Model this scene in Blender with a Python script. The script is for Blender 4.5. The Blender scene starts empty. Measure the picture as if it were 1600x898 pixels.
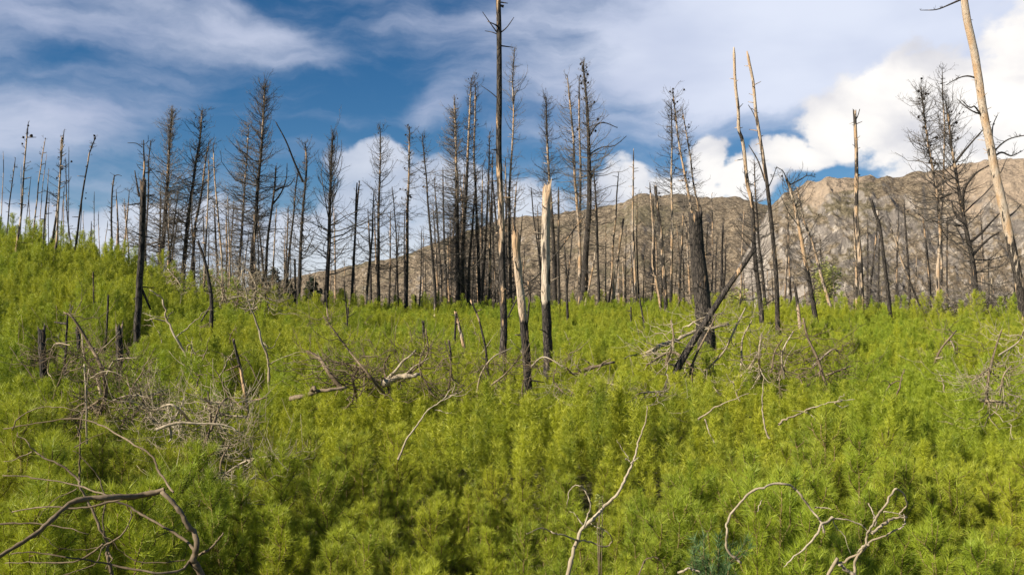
import bpy, math, random
import numpy as np
from mathutils import Vector

# ------------------------------------------------------------------ camera, world, sun, exposure
sc = bpy.context.scene
COL = sc.collection
F = 1385.6                      # focal length in photo pixels (1600 wide), 60 degrees across
PITCH = math.radians(1.5)
CAMZ = 3.8
cam_data = bpy.data.cameras.new("camera")
cam_data.sensor_width = 36
cam_data.lens = 36 * F / 1600
cam_data.clip_start = 0.05
cam_data.clip_end = 20000
cam = bpy.data.objects.new("camera", cam_data)
COL.objects.link(cam)
cam.location = (0, 0, CAMZ)
cam.rotation_euler = (math.pi / 2 + PITCH, 0, 0)
sc.camera = cam

SUN_DIR = Vector((-0.76, -0.40, 0.56)).normalized()      # towards the sun: left and behind the camera
SUN_EL = math.asin(SUN_DIR.z)
SUN_AZ = math.atan2(SUN_DIR.x, SUN_DIR.y)
sun_data = bpy.data.lights.new("sun", "SUN")
sun_data.energy = 5.0
sun_data.angle = math.radians(0.5)
sun_data.color = (1.0, 0.93, 0.80)
sun = bpy.data.objects.new("sun", sun_data)
COL.objects.link(sun)
sun.rotation_euler = (-SUN_DIR).to_track_quat('-Z', 'Y').to_euler()

sc.view_settings.view_transform = 'Standard'
sc.view_settings.look = 'None'
sc.view_settings.exposure = 0.75
sc.view_settings.gamma = 1.0
sc.render.engine = 'CYCLES'
sc.cycles.max_bounces = 6
sc.cycles.diffuse_bounces = 3
sc.cycles.transmission_bounces = 4
sc.cycles.transparent_max_bounces = 4


class NT:
    """small helper to write node trees"""
    def __init__(self, tree):
        self.t = tree
        tree.nodes.clear()

    def n(self, kind, **kw):
        nd = self.t.nodes.new(kind)
        for k, v in kw.items():
            setattr(nd, k, v)
        return nd

    def link(self, a, b):
        self.t.links.new(a, b)

    def put(self, sock, v):
        if isinstance(v, bpy.types.NodeSocket):
            self.t.links.new(v, sock)
        else:
            sock.default_value = v

    def math(self, op, a, b=0.0, c=0.0, clamp=False):
        nd = self.n('ShaderNodeMath', operation=op, use_clamp=clamp)
        self.put(nd.inputs[0], a)
        self.put(nd.inputs[1], b)
        self.put(nd.inputs[2], c)
        return nd.outputs[0]

    def smooth(self, v, lo, hi):
        nd = self.n('ShaderNodeMapRange', interpolation_type='SMOOTHSTEP')
        self.put(nd.inputs[0], v)
        self.put(nd.inputs[1], lo)
        self.put(nd.inputs[2], hi)
        nd.inputs[3].default_value = 0
        nd.inputs[4].default_value = 1
        return nd.outputs[0]

    def mix(self, f, a, b, mode='MIX'):
        nd = self.n('ShaderNodeMix', data_type='RGBA', blend_type=mode)
        self.put(nd.inputs[0], f)
        for s, v in ((nd.inputs[6], a), (nd.inputs[7], b)):
            if isinstance(v, (tuple, list)) and len(v) == 3:
                v = (*v, 1)
            self.put(s, v)
        return nd.outputs[2]

    def noise(self, vec, scale, detail=4, rough=0.5, dist=0.0, dims='3D'):
        nd = self.n('ShaderNodeTexNoise', noise_dimensions=dims)
        self.link(vec, nd.inputs['Vector'])
        nd.inputs['Scale'].default_value = scale
        nd.inputs['Detail'].default_value = detail
        nd.inputs['Roughness'].default_value = rough
        nd.inputs['Distortion'].default_value = dist
        return nd.outputs[0]

    def mapping(self, vec, loc=(0, 0, 0), rot=(0, 0, 0), scale=(1, 1, 1)):
        nd = self.n('ShaderNodeMapping')
        self.put(nd.inputs[0], vec)
        nd.inputs[1].default_value = loc
        nd.inputs[2].default_value = rot
        nd.inputs[3].default_value = scale
        return nd.outputs[0]


def pix_dir(px, py):
    """photo pixel -> world direction with y = 1"""
    xc = (px - 800) / F
    yc = (449 - py) / F
    y = math.cos(PITCH) - yc * math.sin(PITCH)
    z = math.sin(PITCH) + yc * math.cos(PITCH)
    return np.array([xc / y, 1.0, z / y])


def P(px, py, Y):
    return pix_dir(px, py) * Y + np.array([0, 0, CAMZ])


# ---- sky: Nishita blue with cirrus veils and cumulus banks placed by azimuth and elevation
world = bpy.data.worlds.new("World")
sc.world = world
world.use_nodes = True
w = NT(world.node_tree)
sky = w.n('ShaderNodeTexSky', sky_type='NISHITA')
sky.sun_disc = False
sky.sun_elevation = SUN_EL
sky.sun_rotation = SUN_AZ
sky.altitude = 900
sky.air_density = 0.9
sky.dust_density = 0.3
sky.ozone_density = 2.2
tc = w.n('ShaderNodeTexCoord')
sep = w.n('ShaderNodeSeparateXYZ')
w.link(tc.outputs['Generated'], sep.inputs[0])
az = w.math('ARCTAN2', sep.outputs[0], sep.outputs[1])
el = w.math('ARCSINE', sep.outputs[2])
comb = w.n('ShaderNodeCombineXYZ')
w.link(az, comb.inputs[0])
w.link(el, comb.inputs[1])
AE = comb.outputs[0]


def ae(px, py):
    d = pix_dir(px, py)
    return math.atan2(d[0], d[1]), math.atan2(d[2], math.hypot(d[0], d[1]))


# gentle warp so that no cloud outline is a clean curve
warp_n = w.n('ShaderNodeTexNoise', noise_dimensions='3D')
w.link(AE, warp_n.inputs['Vector'])
warp_n.inputs['Scale'].default_value = 9
warp_n.inputs['Detail'].default_value = 5
warp_n.inputs['Roughness'].default_value = 0.55
wv = w.n('ShaderNodeVectorMath', operation='SUBTRACT')
w.link(warp_n.outputs['Color'], wv.inputs[0])
wv.inputs[1].default_value = (0.5, 0.5, 0.5)
wv2 = w.n('ShaderNodeVectorMath', operation='SCALE')
w.link(wv.outputs[0], wv2.inputs[0])
wv2.inputs['Scale'].default_value = 0.06
wv3 = w.n('ShaderNodeVectorMath', operation='ADD')
w.link(AE, wv3.inputs[0])
w.link(wv2.outputs[0], wv3.inputs[1])
AEW = wv3.outputs[0]


def blob(px, py, rx, ry, rot=0.0, vec=None):
    """1 at the centre, 0 at the rim and negative outside"""
    a, e = ae(px, py)
    m = w.mapping(vec or AEW, loc=(-a, -e, 0))
    m = w.mapping(m, rot=(0, 0, math.radians(rot)))
    m = w.mapping(m, scale=(F / rx, F / ry, 0))
    ln = w.n('ShaderNodeVectorMath', operation='LENGTH')
    w.link(m, ln.inputs[0])
    return w.math('SUBTRACT', 1.0, ln.outputs['Value'])


def soft_sum(items):
    tot = None
    for (px, py, rx, ry, rot, gain) in items:
        b = w.smooth(blob(px, py, rx, ry, rot), 0.0, 0.9)
        b = w.math('MULTIPLY', b, gain)
        tot = b if tot is None else w.math('ADD', tot, b)
    return tot


veil = soft_sum([
    (170, 20, 420, 80, 6, 0.80), (430, 60, 230, 45, 24, 0.35), (30, 185, 300, 90, -14, 0.72), (180, 190, 170, 60, -25, 0.22),
    (1000, 50, 480, 200, 8, 0.95), (1330, 40, 420, 150, 0, 1.0), (1600, 40, 500, 200, 0, 0.9), (640, 28, 220, 30, -5, 0.32),
    (1150, 150, 300, 110, 15, 0.45), (680, 160, 75, 45, -30, 0.6), (870, 210, 280, 130, 0, 0.25),
    (100, 350, 600, 110, 0, 0.40), (2200, 150, 700, 400, 0, 0.8), (-500, 120, 500, 300, 0, 0.7),
])
m_str = w.mapping(AEW, rot=(0, 0, math.radians(-9)), scale=(2.2, 8.5, 1))
wisp = w.noise(m_str, 2.6, 7, 0.55, 0.1)
m_str2 = w.mapping(AEW, loc=(3, 1, 0), rot=(0, 0, math.radians(14)), scale=(5, 15, 1))
wisp2 = w.noise(m_str2, 2.4, 6, 0.55, 0.15)
wsum = w.math('ADD', w.math('MULTIPLY', wisp, 0.7), w.math('MULTIPLY', wisp2, 0.3))
wfac = w.smooth(w.math('ADD', w.math('MULTIPLY', veil, 0.42), wsum), 0.46, 1.02)
veil_fac = w.math('MULTIPLY', wfac, 0.97, clamp=True)

# cumulus: the white bank at the right and the puffs low behind the trees
cum = None
for (px, py, rx, ry, rot) in [
    (1440, 150, 95, 72, 0), (1520, 175, 130, 95, 0), (1620, 160, 150, 130, 0), (1370, 190, 90, 60, 20), (1305, 205, 80, 40, 24),
    (1240, 250, 55, 32, 10), (1175, 282, 62, 36, 0), (1450, 235, 80, 48, 0), (1520, 255, 120, 55, 0), (1110, 245, 42, 46, 0), (1060, 300, 80, 32, 0),
    (965, 305, 60, 52, 0), (1800, 180, 240, 170, 0), (575, 262, 66, 42, 0), (620, 320, 120, 45, 0), (700, 300, 90, 60, 0),
    (820, 330, 90, 60, 0), (480, 385, 280, 52, 0), (120, 370, 240, 50, 0), (300, 350, 130, 38, 0), (700, 400, 240, 64, 0), (330, 430, 420, 50, 0),
    (-300, 330, 300, 70, 0), (2400, 300, 500, 120, 0)]:
    b = blob(px, py, rx * 1.12, ry * 1.15, rot)
    cum = b if cum is None else w.n('ShaderNodeMath', operation='SMOOTH_MAX').outputs[0] if False else (
        lambda a_, b_: (lambda nd: (w.put(nd.inputs[0], a_), w.put(nd.inputs[1], b_), w.put(nd.inputs[2], 0.18), nd.outputs[0])[-1])(
            w.n('ShaderNodeMath', operation='SMOOTH_MAX')))(cum, b)
m_c = w.mapping(AE, scale=(1, 1.35, 1))
billow = w.noise(m_c, 13, 9, 0.56, 0.0)
cfac = w.smooth(w.math('ADD', cum, w.math('MULTIPLY', w.math('SUBTRACT', billow, 0.5), 1.5)), 0.10, 0.36)
cum_fac = w.math('MULTIPLY', cfac, 0.95)
# the low banks on the left are thinner than the white bank at the right
a0, _ = ae(700, 300)
a1, _ = ae(1180, 300)
right = w.smooth(az, a0, a1)
cum_fac = w.math('MULTIPLY', cum_fac, w.math('ADD', 0.74, w.math('MULTIPLY', right, 0.26)))

shade_n = w.noise(w.mapping(AE, loc=(0.015, -0.02, 0), scale=(1, 1.6, 1)), 9, 6, 0.5, 0.3)
body = w.smooth(w.math('ADD', w.math('MULTIPLY', cum, 0.25), shade_n), 0.38, 0.78)
cum_col = w.mix(body, (0.66, 0.66, 0.71), (1.06, 1.02, 0.97))
left_col = w.mix(body, (0.50, 0.55, 0.68), (0.80, 0.82, 0.90))
cum_col = w.mix(right, left_col, cum_col)
vshade = w.noise(w.mapping(AE, scale=(1, 2.2, 1)), 4.5, 4, 0.5, 0.2)
veil_col = w.mix(w.smooth(vshade, 0.3, 0.7), (0.46, 0.52, 0.70), (0.66, 0.71, 0.85))
veil_col = w.mix(right, w.mix(0.35, veil_col, (0.30, 0.35, 0.50)), w.mix(0.25, veil_col, (0.85, 0.90, 1.0)))
hs = w.n('ShaderNodeHueSaturation')
hs.inputs['Saturation'].default_value = 1.35
w.link(sky.outputs[0], hs.inputs['Color'])
bg_sky = w.n('ShaderNodeBackground')
w.link(hs.outputs[0], bg_sky.inputs[0])
bg_sky.inputs[1].default_value = 0.05
bg_v = w.n('ShaderNodeBackground')
w.link(veil_col, bg_v.inputs[0])
bg_v.inputs[1].default_value = 0.66
bg_c = w.n('ShaderNodeBackground')
w.link(cum_col, bg_c.inputs[0])
bg_c.inputs[1].default_value = 0.63
mx1 = w.n('ShaderNodeMixShader')
w.link(veil_fac, mx1.inputs[0])
w.link(bg_sky.outputs[0], mx1.inputs[1])
w.link(bg_v.outputs[0], mx1.inputs[2])
mx2 = w.n('ShaderNodeMixShader')
w.link(cum_fac, mx2.inputs[0])
w.link(mx1.outputs[0], mx2.inputs[1])
w.link(bg_c.outputs[0], mx2.inputs[2])
wo = w.n('ShaderNodeOutputWorld')
w.link(mx2.outputs[0], wo.inputs[0])

# ------------------------------------------------------------------ numeric helpers
rs = np.random.RandomState(7)
_perm = np.random.RandomState(11).rand(4096)


def _hash(ix, iy, seed):
    h = (ix.astype(np.int64) * 73856093) ^ (iy.astype(np.int64) * 19349663) ^ (seed * 83492791)
    return _perm[(h ^ (h >> 7)) & 4095]


def vnoise(x, y, seed=0):
    x = np.asarray(x, float)
    y = np.asarray(y, float)
    ix = np.floor(x)
    iy = np.floor(y)
    fx = x - ix
    fy = y - iy
    fx = fx * fx * (3 - 2 * fx)
    fy = fy * fy * (3 - 2 * fy)
    a = _hash(ix, iy, seed)
    b = _hash(ix + 1, iy, seed)
    c = _hash(ix, iy + 1, seed)
    d = _hash(ix + 1, iy + 1, seed)
    return (a + (b - a) * fx) * (1 - fy) + (c + (d - c) * fx) * fy


def fbm(x, y, octv=5, seed=0, gain=0.5):
    t = 0
    amp = 1
    s = 0
    for i in range(octv):
        t = t + amp * vnoise(x * 2 ** i + 17.3 * i, y * 2 ** i - 9.1 * i, seed + i)
        s += amp
        amp *= gain
    return t / s


def ridged(x, y, octv=5, seed=0, gain=0.5):
    t = 0
    amp = 1
    s = 0
    for i in range(octv):
        n = 1 - abs(2 * vnoise(x * 2 ** i + 5.7 * i, y * 2 ** i + 3.3 * i, seed + i) - 1)
        t = t + amp * n * n
        s += amp
        amp *= gain
    return t / s


def new_mesh(name, V, faces, mat=None, attrs=None, smooth=True):
    """faces: list of int arrays of shape (m,3) or (m,4)"""
    me = bpy.data.meshes.new(name)
    V = np.asarray(V, np.float32)
    faces = [f for f in faces if len(f)]
    me.vertices.add(len(V))
    me.vertices.foreach_set('co', V.ravel())
    loops = np.concatenate([f.ravel() for f in faces]).astype(np.int32)
    tot = np.concatenate([np.full(len(f), f.shape[1]) for f in faces]).astype(np.int32)
    start = np.concatenate([[0], np.cumsum(tot)[:-1]]).astype(np.int32)
    me.loops.add(len(loops))
    me.loops.foreach_set('vertex_index', loops)
    me.polygons.add(len(tot))
    me.polygons.foreach_set('loop_start', start)
    me.polygons.foreach_set('loop_total', tot)
    if smooth:
        me.polygons.foreach_set('use_smooth', np.ones(len(tot), bool))
    for k, v in (attrs or {}).items():
        at = me.attributes.new(k, 'FLOAT', 'POINT')
        at.data.foreach_set('value', np.asarray(v, np.float32))
    me.update()
    me.validate()
    if mat:
        me.materials.append(mat)
    return me


class MB:
    def __init__(self):
        self.V = []
        self.Fc = []
        self.A = []
        self.n = 0

    def add(self, V, faces, a=None):
        self.V.append(V)
        for f in faces:
            self.Fc.append(f + self.n)
        self.A.append(np.zeros(len(V)) if a is None else a)
        self.n += len(V)

    def tubes(self, Pt, R, sides=3, a=None):
        """batch of tubes: Pt (N,K,3), R (N,K)"""
        N, K, _ = Pt.shape
        if N == 0:
            return
        T = np.gradient(Pt, axis=1)
        T /= np.linalg.norm(T, axis=2, keepdims=True) + 1e-9
        main = Pt[:, -1] - Pt[:, 0]
        main /= np.linalg.norm(main, axis=1, keepdims=True) + 1e-9
        ref = np.where(np.abs(main[:, 2:3]) > 0.8, np.array([[1.0, 0.13, 0.0]]), np.array([[0.07, 0.1, 1.0]]))
        ref = np.repeat(ref[:, None, :], K, 1)
        U = np.cross(T, ref)
        U /= np.linalg.norm(U, axis=2, keepdims=True) + 1e-9
        W = np.cross(T, U)
        ang = np.arange(sides) * 2 * math.pi / sides
        V = Pt[:, :, None, :] + R[:, :, None, None] * (U[:, :, None, :] * np.cos(ang)[None, None, :, None] + W[:, :, None, :] * np.sin(ang)[None, None, :, None])
        idx = np.arange(N * K * sides).reshape(N, K, sides)
        a0_ = idx[:, :-1, :]
        b0_ = idx[:, 1:, :]
        a1_ = np.roll(a0_, -1, 2)
        b1_ = np.roll(b0_, -1, 2)
        q = np.stack([a0_, a1_, b1_, b0_], -1).reshape(-1, 4)
        fs = [q]
        if sides == 3:
            fs.append(idx[:, -1, :])
        elif sides == 4:
            fs.append(idx[:, -1, :])
        av = None
        if a is not None:
            av = np.repeat(np.asarray(a).reshape(N, K)[:, :, None], sides, 2).ravel()
        self.add(V.reshape(-1, 3), fs, av)

    def mesh(self, name, mat, attr='peel', smooth=True):
        return new_mesh(name, np.concatenate(self.V), self.Fc, mat, {attr: np.concatenate(self.A)}, smooth)


def catmull(pts, per=5):
    pts = np.asarray(pts, float)
    if len(pts) < 3:
        t = np.linspace(0, 1, per + 1)[:, None]
        return pts[0] * (1 - t) + pts[1] * t
    p = np.vstack([2 * pts[0] - pts[1], pts, 2 * pts[-1] - pts[-2]])
    out = []
    for i in range(1, len(p) - 2):
        for j in range(per):
            t = j / per
            out.append(0.5 * ((2 * p[i]) + (p[i + 1] - p[i - 1]) * t + (2 * p[i - 1] - 5 * p[i] + 4 * p[i + 1] - p[i + 2]) * t * t
                              + (3 * p[i] - p[i - 1] - 3 * p[i + 1] + p[i + 2]) * t ** 3))
    out.append(p[-2])
    return np.array(out)


def thick_tube(mb, pts, rad, sides=10, rng=None, rough=0.0, broken=0.0, a=None):
    """one tube with parallel transport, bumpy bark outline and an optional jagged broken end"""
    pts = np.asarray(pts, float)
    K = len(pts)
    T = np.gradient(pts, axis=0)
    T /= np.linalg.norm(T, axis=1, keepdims=True) + 1e-9
    u = np.cross(T[0], [0.3, 0.9, 0.1])
    u /= np.linalg.norm(u)
    ang = np.arange(sides) * 2 * math.pi / sides
    V = np.zeros((K, sides, 3))
    lobes = 1 + (rng.rand(sides) - 0.5) * rough * 1.5 if rng is not None else np.ones(sides)
    for k in range(K):
        u = u - T[k] * np.dot(u, T[k])
        u /= np.linalg.norm(u) + 1e-9
        wv_ = np.cross(T[k], u)
        r = rad[k] * lobes
        if rng is not None and rough:
            r = r * (1 + (rng.rand(sides) - 0.5) * rough)
        V[k] = pts[k] + r[:, None] * (np.cos(ang)[:, None] * u + np.sin(ang)[:, None] * wv_)
    if broken and rng is not None:
        j = rng.rand(sides) ** 2.2
        j[rng.randint(sides)] = 1.6
        V[-1] += T[-1] * (j[:, None] * broken) + (V[-1] - pts[-1]) * 0.05
        V[-2] += T[-1] * (0.2 * j[:, None] * broken)
    idx = np.arange(K * sides).reshape(K, sides)
    q = np.stack([idx[:-1], np.roll(idx[:-1], -1, 1), np.roll(idx[1:], -1, 1), idx[1:]], -1).reshape(-1, 4)
    V = V.reshape(-1, 3)
    extra = []
    tip = len(V)
    V = np.vstack([V, (pts[-1] - T[-1] * (rad[-1] * 0.8 if broken else 0))[None]])
    last = idx[-1]
    extra.append(np.stack([last, np.roll(last, -1), np.full(sides, tip)], -1))
    av = np.zeros(len(V))
    if a is not None:
        av[:K * sides] = np.repeat(a, sides)
        av[-1] = 1.0 if broken else a[-1]
    mb.add(V, [q] + extra, av)


def link(name, data, parent=None, mat=None):
    o = bpy.data.objects.new(name, data)
    COL.objects.link(o)
    if parent is not None:
        o.parent = parent
    return o


def tag(o, label, cat, group=None):
    o['label'] = label
    o['category'] = cat
    if group:
        o['group'] = group
    return o


# ------------------------------------------------------------------ materials
def material(name):
    m = bpy.data.materials.new(name)
    m.use_nodes = True
    return m, NT(m.node_tree)


def finish(t, color, rough=0.85, bump=None, bstr=0.4, bdist=0.02, spec=0.3, normal=None):
    b = t.n('ShaderNodeBsdfPrincipled')
    t.put(b.inputs['Base Color'], color if not (isinstance(color, tuple) and len(color) == 3) else (*color, 1))
    t.put(b.inputs['Roughness'], rough)
    b.inputs['Specular IOR Level'].default_value = spec
    if bump is not None:
        bn = t.n('ShaderNodeBump')
        bn.inputs['Strength'].default_value = bstr
        bn.inputs['Distance'].default_value = bdist
        t.link(bump, bn.inputs['Height'])
        t.link(bn.outputs[0], b.inputs['Normal'])
    return b


def output(t, sh):
    o = t.n('ShaderNodeOutputMaterial')
    t.link(sh, o.inputs[0])


# charred wood whose bark has peeled off in places down to pale wood (point attribute 'peel': 0 charred, 1 bare wood)
M_BURNT, t = material('burnt_bark')
tcn = t.n('ShaderNodeTexCoord')
oi = t.n('ShaderNodeObjectInfo')
off = t.n('ShaderNodeVectorMath', operation='ADD')
t.link(tcn.outputs['Object'], off.inputs[0])
sc_ = t.n('ShaderNodeVectorMath', operation='SCALE')
sc_.inputs[0].default_value = (31, 17, 53)
t.link(oi.outputs['Random'], sc_.inputs['Scale'])
t.link(sc_.outputs[0], off.inputs[1])
OC = off.outputs[0]
at = t.n('ShaderNodeAttribute', attribute_name='peel')
streak = t.noise(t.mapping(OC, scale=(9, 9, 1.1)), 1.0, 6, 0.62)
big = t.noise(t.mapping(OC, scale=(2, 2, 0.8)), 1.0, 3, 0.5)
pm = t.math('ADD', at.outputs['Fac'], t.math('MULTIPLY', t.math('SUBTRACT', t.math('ADD', t.math('MULTIPLY', streak, 0.5), t.math('MULTIPLY', big, 0.5)), 0.5), 3.4))
mask = t.smooth(pm, 0.44, 0.56)
crack = t.noise(t.mapping(OC, scale=(22, 22, 3.2)), 1.0, 5, 0.6)
plates = t.n('ShaderNodeTexVoronoi', feature='DISTANCE_TO_EDGE')
t.link(t.mapping(OC, scale=(14, 14, 4)), plates.inputs['Vector'])
plates.inputs['Scale'].default_value = 1.0
char = t.mix(t.smooth(crack, 0.35, 0.70), (0.020, 0.016, 0.013), (0.125, 0.10, 0.08))
char = t.mix(t.smooth(plates.outputs[0], 0.0, 0.12), (0.008, 0.007, 0.006), char)
grain = t.noise(t.mapping(OC, scale=(60, 60, 2.5)), 1.0, 4, 0.6)
wood = t.mix(t.smooth(big, 0.38, 0.66), (0.62, 0.51, 0.39), (0.58, 0.37, 0.20))
wood = t.mix(t.smooth(grain, 0.36, 0.62), t.mix(0.6, wood, (0.16, 0.11, 0.08)), wood)
wood = t.mix(t.math('MULTIPLY', t.smooth(crack, 0.56, 0.68), 0.7), wood, (0.13, 0.10, 0.075))
col = t.mix(mask, char, wood)
hgt = t.math('ADD', t.math('MULTIPLY', t.math('SUBTRACT', 1.0, mask), 0.6), t.math('ADD', t.math('MULTIPLY', crack, 0.4), t.math('MULTIPLY', t.smooth(plates.outputs[0], 0, .15), 0.3)))
b = finish(t, col, 0.82, hgt, 0.9, 0.03, 0.25)
output(t, b.outputs[0])

# grey weathered twigs
def twig_material(name, c0, c1):
    m, t = material(name)
    tcn = t.n('ShaderNodeTexCoord')
    n1 = t.noise(tcn.outputs['Object'], 1.7, 4, 0.6)
    n2 = t.noise(t.mapping(tcn.outputs['Object'], scale=(40, 40, 12)), 1.0, 3, 0.6)
    c = t.mix(t.smooth(n1, 0.35, 0.65), c0, c1)
    c = t.mix(t.math('MULTIPLY', t.smooth(n2, 0.45, 0.7), 0.5), c, (c0[0] * .4, c0[1] * .4, c0[2] * .4))
    b = finish(t, c, 0.85, n2, 0.4, 0.004, 0.2)
    output(t, b.outputs[0])
    return m


M_TWIG = twig_material('dead_twigs', (0.09, 0.075, 0.06), (0.27, 0.225, 0.18))
M_TWIGD = twig_material('charred_twigs', (0.042, 0.036, 0.031), (0.165, 0.14, 0.115))
M_STICK = twig_material('weathered_stick', (0.30, 0.23, 0.145), (0.46, 0.38, 0.27))
M_STICKD = twig_material('brown_stick', (0.12, 0.085, 0.05), (0.27, 0.20, 0.13))
M_CONE = twig_material('burnt_cones', (0.015, 0.012, 0.010), (0.04, 0.03, 0.025))


# needles
def needle_material(name, dark, mid, light, trans):
    m, t = material(name)
    oi = t.n('ShaderNodeObjectInfo')
    at = t.n('ShaderNodeAttribute', attribute_name='tint')
    c = t.mix(t.smooth(oi.outputs['Random'], 0.0, 1.0), dark, mid)
    c = t.mix(at.outputs['Fac'], c, light)
    # whole patches of the field are a little yellower or bluer
    geo = t.n('ShaderNodeNewGeometry')
    pn = t.noise(geo.outputs['Position'], 0.14, 3, 0.5)
    c = t.mix(t.math('MULTIPLY', t.smooth(pn, 0.42, 0.68), 0.55), c, tuple(x * y for x, y in zip(mid, (0.62, 0.85, 1.5))))
    b = t.n('ShaderNodeBsdfPrincipled')
    t.link(c, b.inputs['Base Color'])
    b.inputs['Roughness'].default_value = 0.5
    b.inputs['Specular IOR Level'].default_value = 0.35
    tr = t.n('ShaderNodeBsdfTranslucent')
    t.link(t.mix(0.5, c, trans), tr.inputs[0])
    mx = t.n('ShaderNodeMixShader')
    mx.inputs[0].default_value = 0.30
    t.link(b.outputs[0], mx.inputs[1])
    t.link(tr.outputs[0], mx.inputs[2])
    output(t, mx.outputs[0])
    return m


M_NEEDLE = needle_material('pine_needles', (0.115, 0.185, 0.013), (0.41, 0.435, 0.019), (0.54, 0.53, 0.055), (0.42, 0.44, 0.02))
M_NEEDLEB = needle_material('blue_green_needles', (0.09, 0.155, 0.045), (0.11, 0.18, 0.04), (0.20, 0.27, 0.09), (0.14, 0.22, 0.04))
M_LEAF = needle_material('yellow_leaves', (0.28, 0.30, 0.06), (0.36, 0.36, 0.08), (0.48, 0.44, 0.12), (0.42, 0.42, 0.08))
M_STEM = twig_material('sapling_stem', (0.16, 0.11, 0.05), (0.28, 0.20, 0.09))
M_DARKFOL = needle_material('dark_conifer_foliage', (0.02, 0.035, 0.02), (0.03, 0.045, 0.025), (0.05, 0.06, 0.035), (0.03, 0.05, 0.02))

# soil and litter
M_SOIL, t = material('burnt_soil')
geo = t.n('ShaderNodeNewGeometry')
n1 = t.noise(geo.outputs['Position'], 0.7, 6, 0.6)
n2 = t.noise(geo.outputs['Position'], 9, 5, 0.6)
c = t.mix(t.smooth(n1, 0.35, 0.65), (0.045, 0.045, 0.02), (0.09, 0.085, 0.035))
c = t.mix(t.smooth(n2, 0.4, 0.7), c, (0.12, 0.10, 0.06))
b = finish(t, c, 0.95, n2, 0.8, 0.05, 0.1)
output(t, b.outputs[0])

# mountain rock, scree and burnt scrub
def rock_material(name, rockiness):
    m, t = material(name)
    geo = t.n('ShaderNodeNewGeometry')
    Pn = geo.outputs['Position']
    sp = t.n('ShaderNodeSeparateXYZ')
    t.link(geo.outputs['Normal'], sp.inputs[0])
    big = t.noise(Pn, 0.006, 6, 0.6)
    med = t.noise(t.mapping(Pn, scale=(1, 1, 0.45)), 0.03, 8, 0.65, 0.8)
    fine = t.noise(t.mapping(Pn, scale=(1, 1, 0.5)), 0.16, 6, 0.68)
    strk = t.noise(t.mapping(Pn, scale=(1, 1, 0.22)), 0.075, 7, 0.66, 0.5)
    spk = t.noise(t.mapping(Pn, scale=(1, 1, 0.3)), 0.42, 3, 0.6)
    flat = t.smooth(t.math('ADD', sp.outputs[2], t.math('MULTIPLY', t.math('SUBTRACT', med, 0.5), 0.7)), 0.58, 0.84)
    rock = t.mix(t.smooth(med, 0.36, 0.66), (0.20, 0.17, 0.145), (0.50, 0.43, 0.36))
    rock = t.mix(t.math('MULTIPLY', t.smooth(strk, 0.50, 0.64), 0.8), rock, (0.145, 0.125, 0.108))
    rock = t.mix(t.smooth(fine, 0.54, 0.66), rock, (0.60, 0.51, 0.41))
    scrub = t.mix(t.smooth(fine, 0.38, 0.62), (0.16, 0.12, 0.08), (0.40, 0.31, 0.21))
    scrub = t.mix(t.math('MULTIPLY', t.smooth(spk, 0.50, 0.62), 0.8), scrub, (0.10, 0.078, 0.055))
    scrub = t.mix(t.math('MULTIPLY', t.smooth(big, 0.5, 0.62), 0.5), scrub, (0.13, 0.12, 0.065))
    tan = t.mix(t.smooth(fine, 0.4, 0.7), (0.50, 0.375, 0.265), (0.37, 0.285, 0.21))
    at = t.n('ShaderNodeAttribute', attribute_name='bare')
    c = t.mix(flat, rock, scrub)
    bm = t.math('ADD', at.outputs['Fac'], t.math('MULTIPLY', t.math('SUBTRACT', t.math('ADD', t.math('MULTIPLY', big, .5), t.math('MULTIPLY', med, .5)), 0.5), 3.0))
    c = t.mix(t.math('MULTIPLY', t.smooth(bm, 0.35, 0.62), 0.9), c, tan)
    h = t.math('ADD', t.math('ADD', t.math('MULTIPLY', med, 0.8), t.math('MULTIPLY', strk, 0.9)), t.math('MULTIPLY', fine, 0.35))
    b = finish(t, c, 0.95, h, 1.0, 13.0 * rockiness, 0.1)
    output(t, b.outputs[0])
    return m


M_MTN = rock_material('mountain_rock', 1.0)
M_HILL = rock_material('hillside_scrub', 0.8)

# ------------------------------------------------------------------ ground
CANOPY = 1.55
HC = CAMZ - CANOPY
# photo skyline of the sapling field -> slope by azimuth
sky_px = np.array([-500, -200, 0, 60, 120, 180, 240, 300, 360, 440, 520, 640, 800, 950, 1050, 1200, 1300, 1450, 1600, 2000])
sky_py = np.array([330, 345, 370, 378, 395, 411, 431, 450, 464, 476, 484, 485, 485, 483, 485, 487, 490, 494, 498, 505])
sky_dc = np.array([60, 60, 60, 60, 60, 62, 64, 66, 70, 76, 82, 86, 88, 88, 86, 80, 76, 70, 66, 60])
_az, _te = [], []
for a_, b_ in zip(sky_px, sky_py):
    d_ = pix_dir(a_, b_)
    _az.append(math.atan2(d_[0], 1))
    _te.append(d_[2] / math.hypot(d_[0], 1))
_az = np.array(_az)
_te = np.array(_te)
M0 = 0.02


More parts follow.
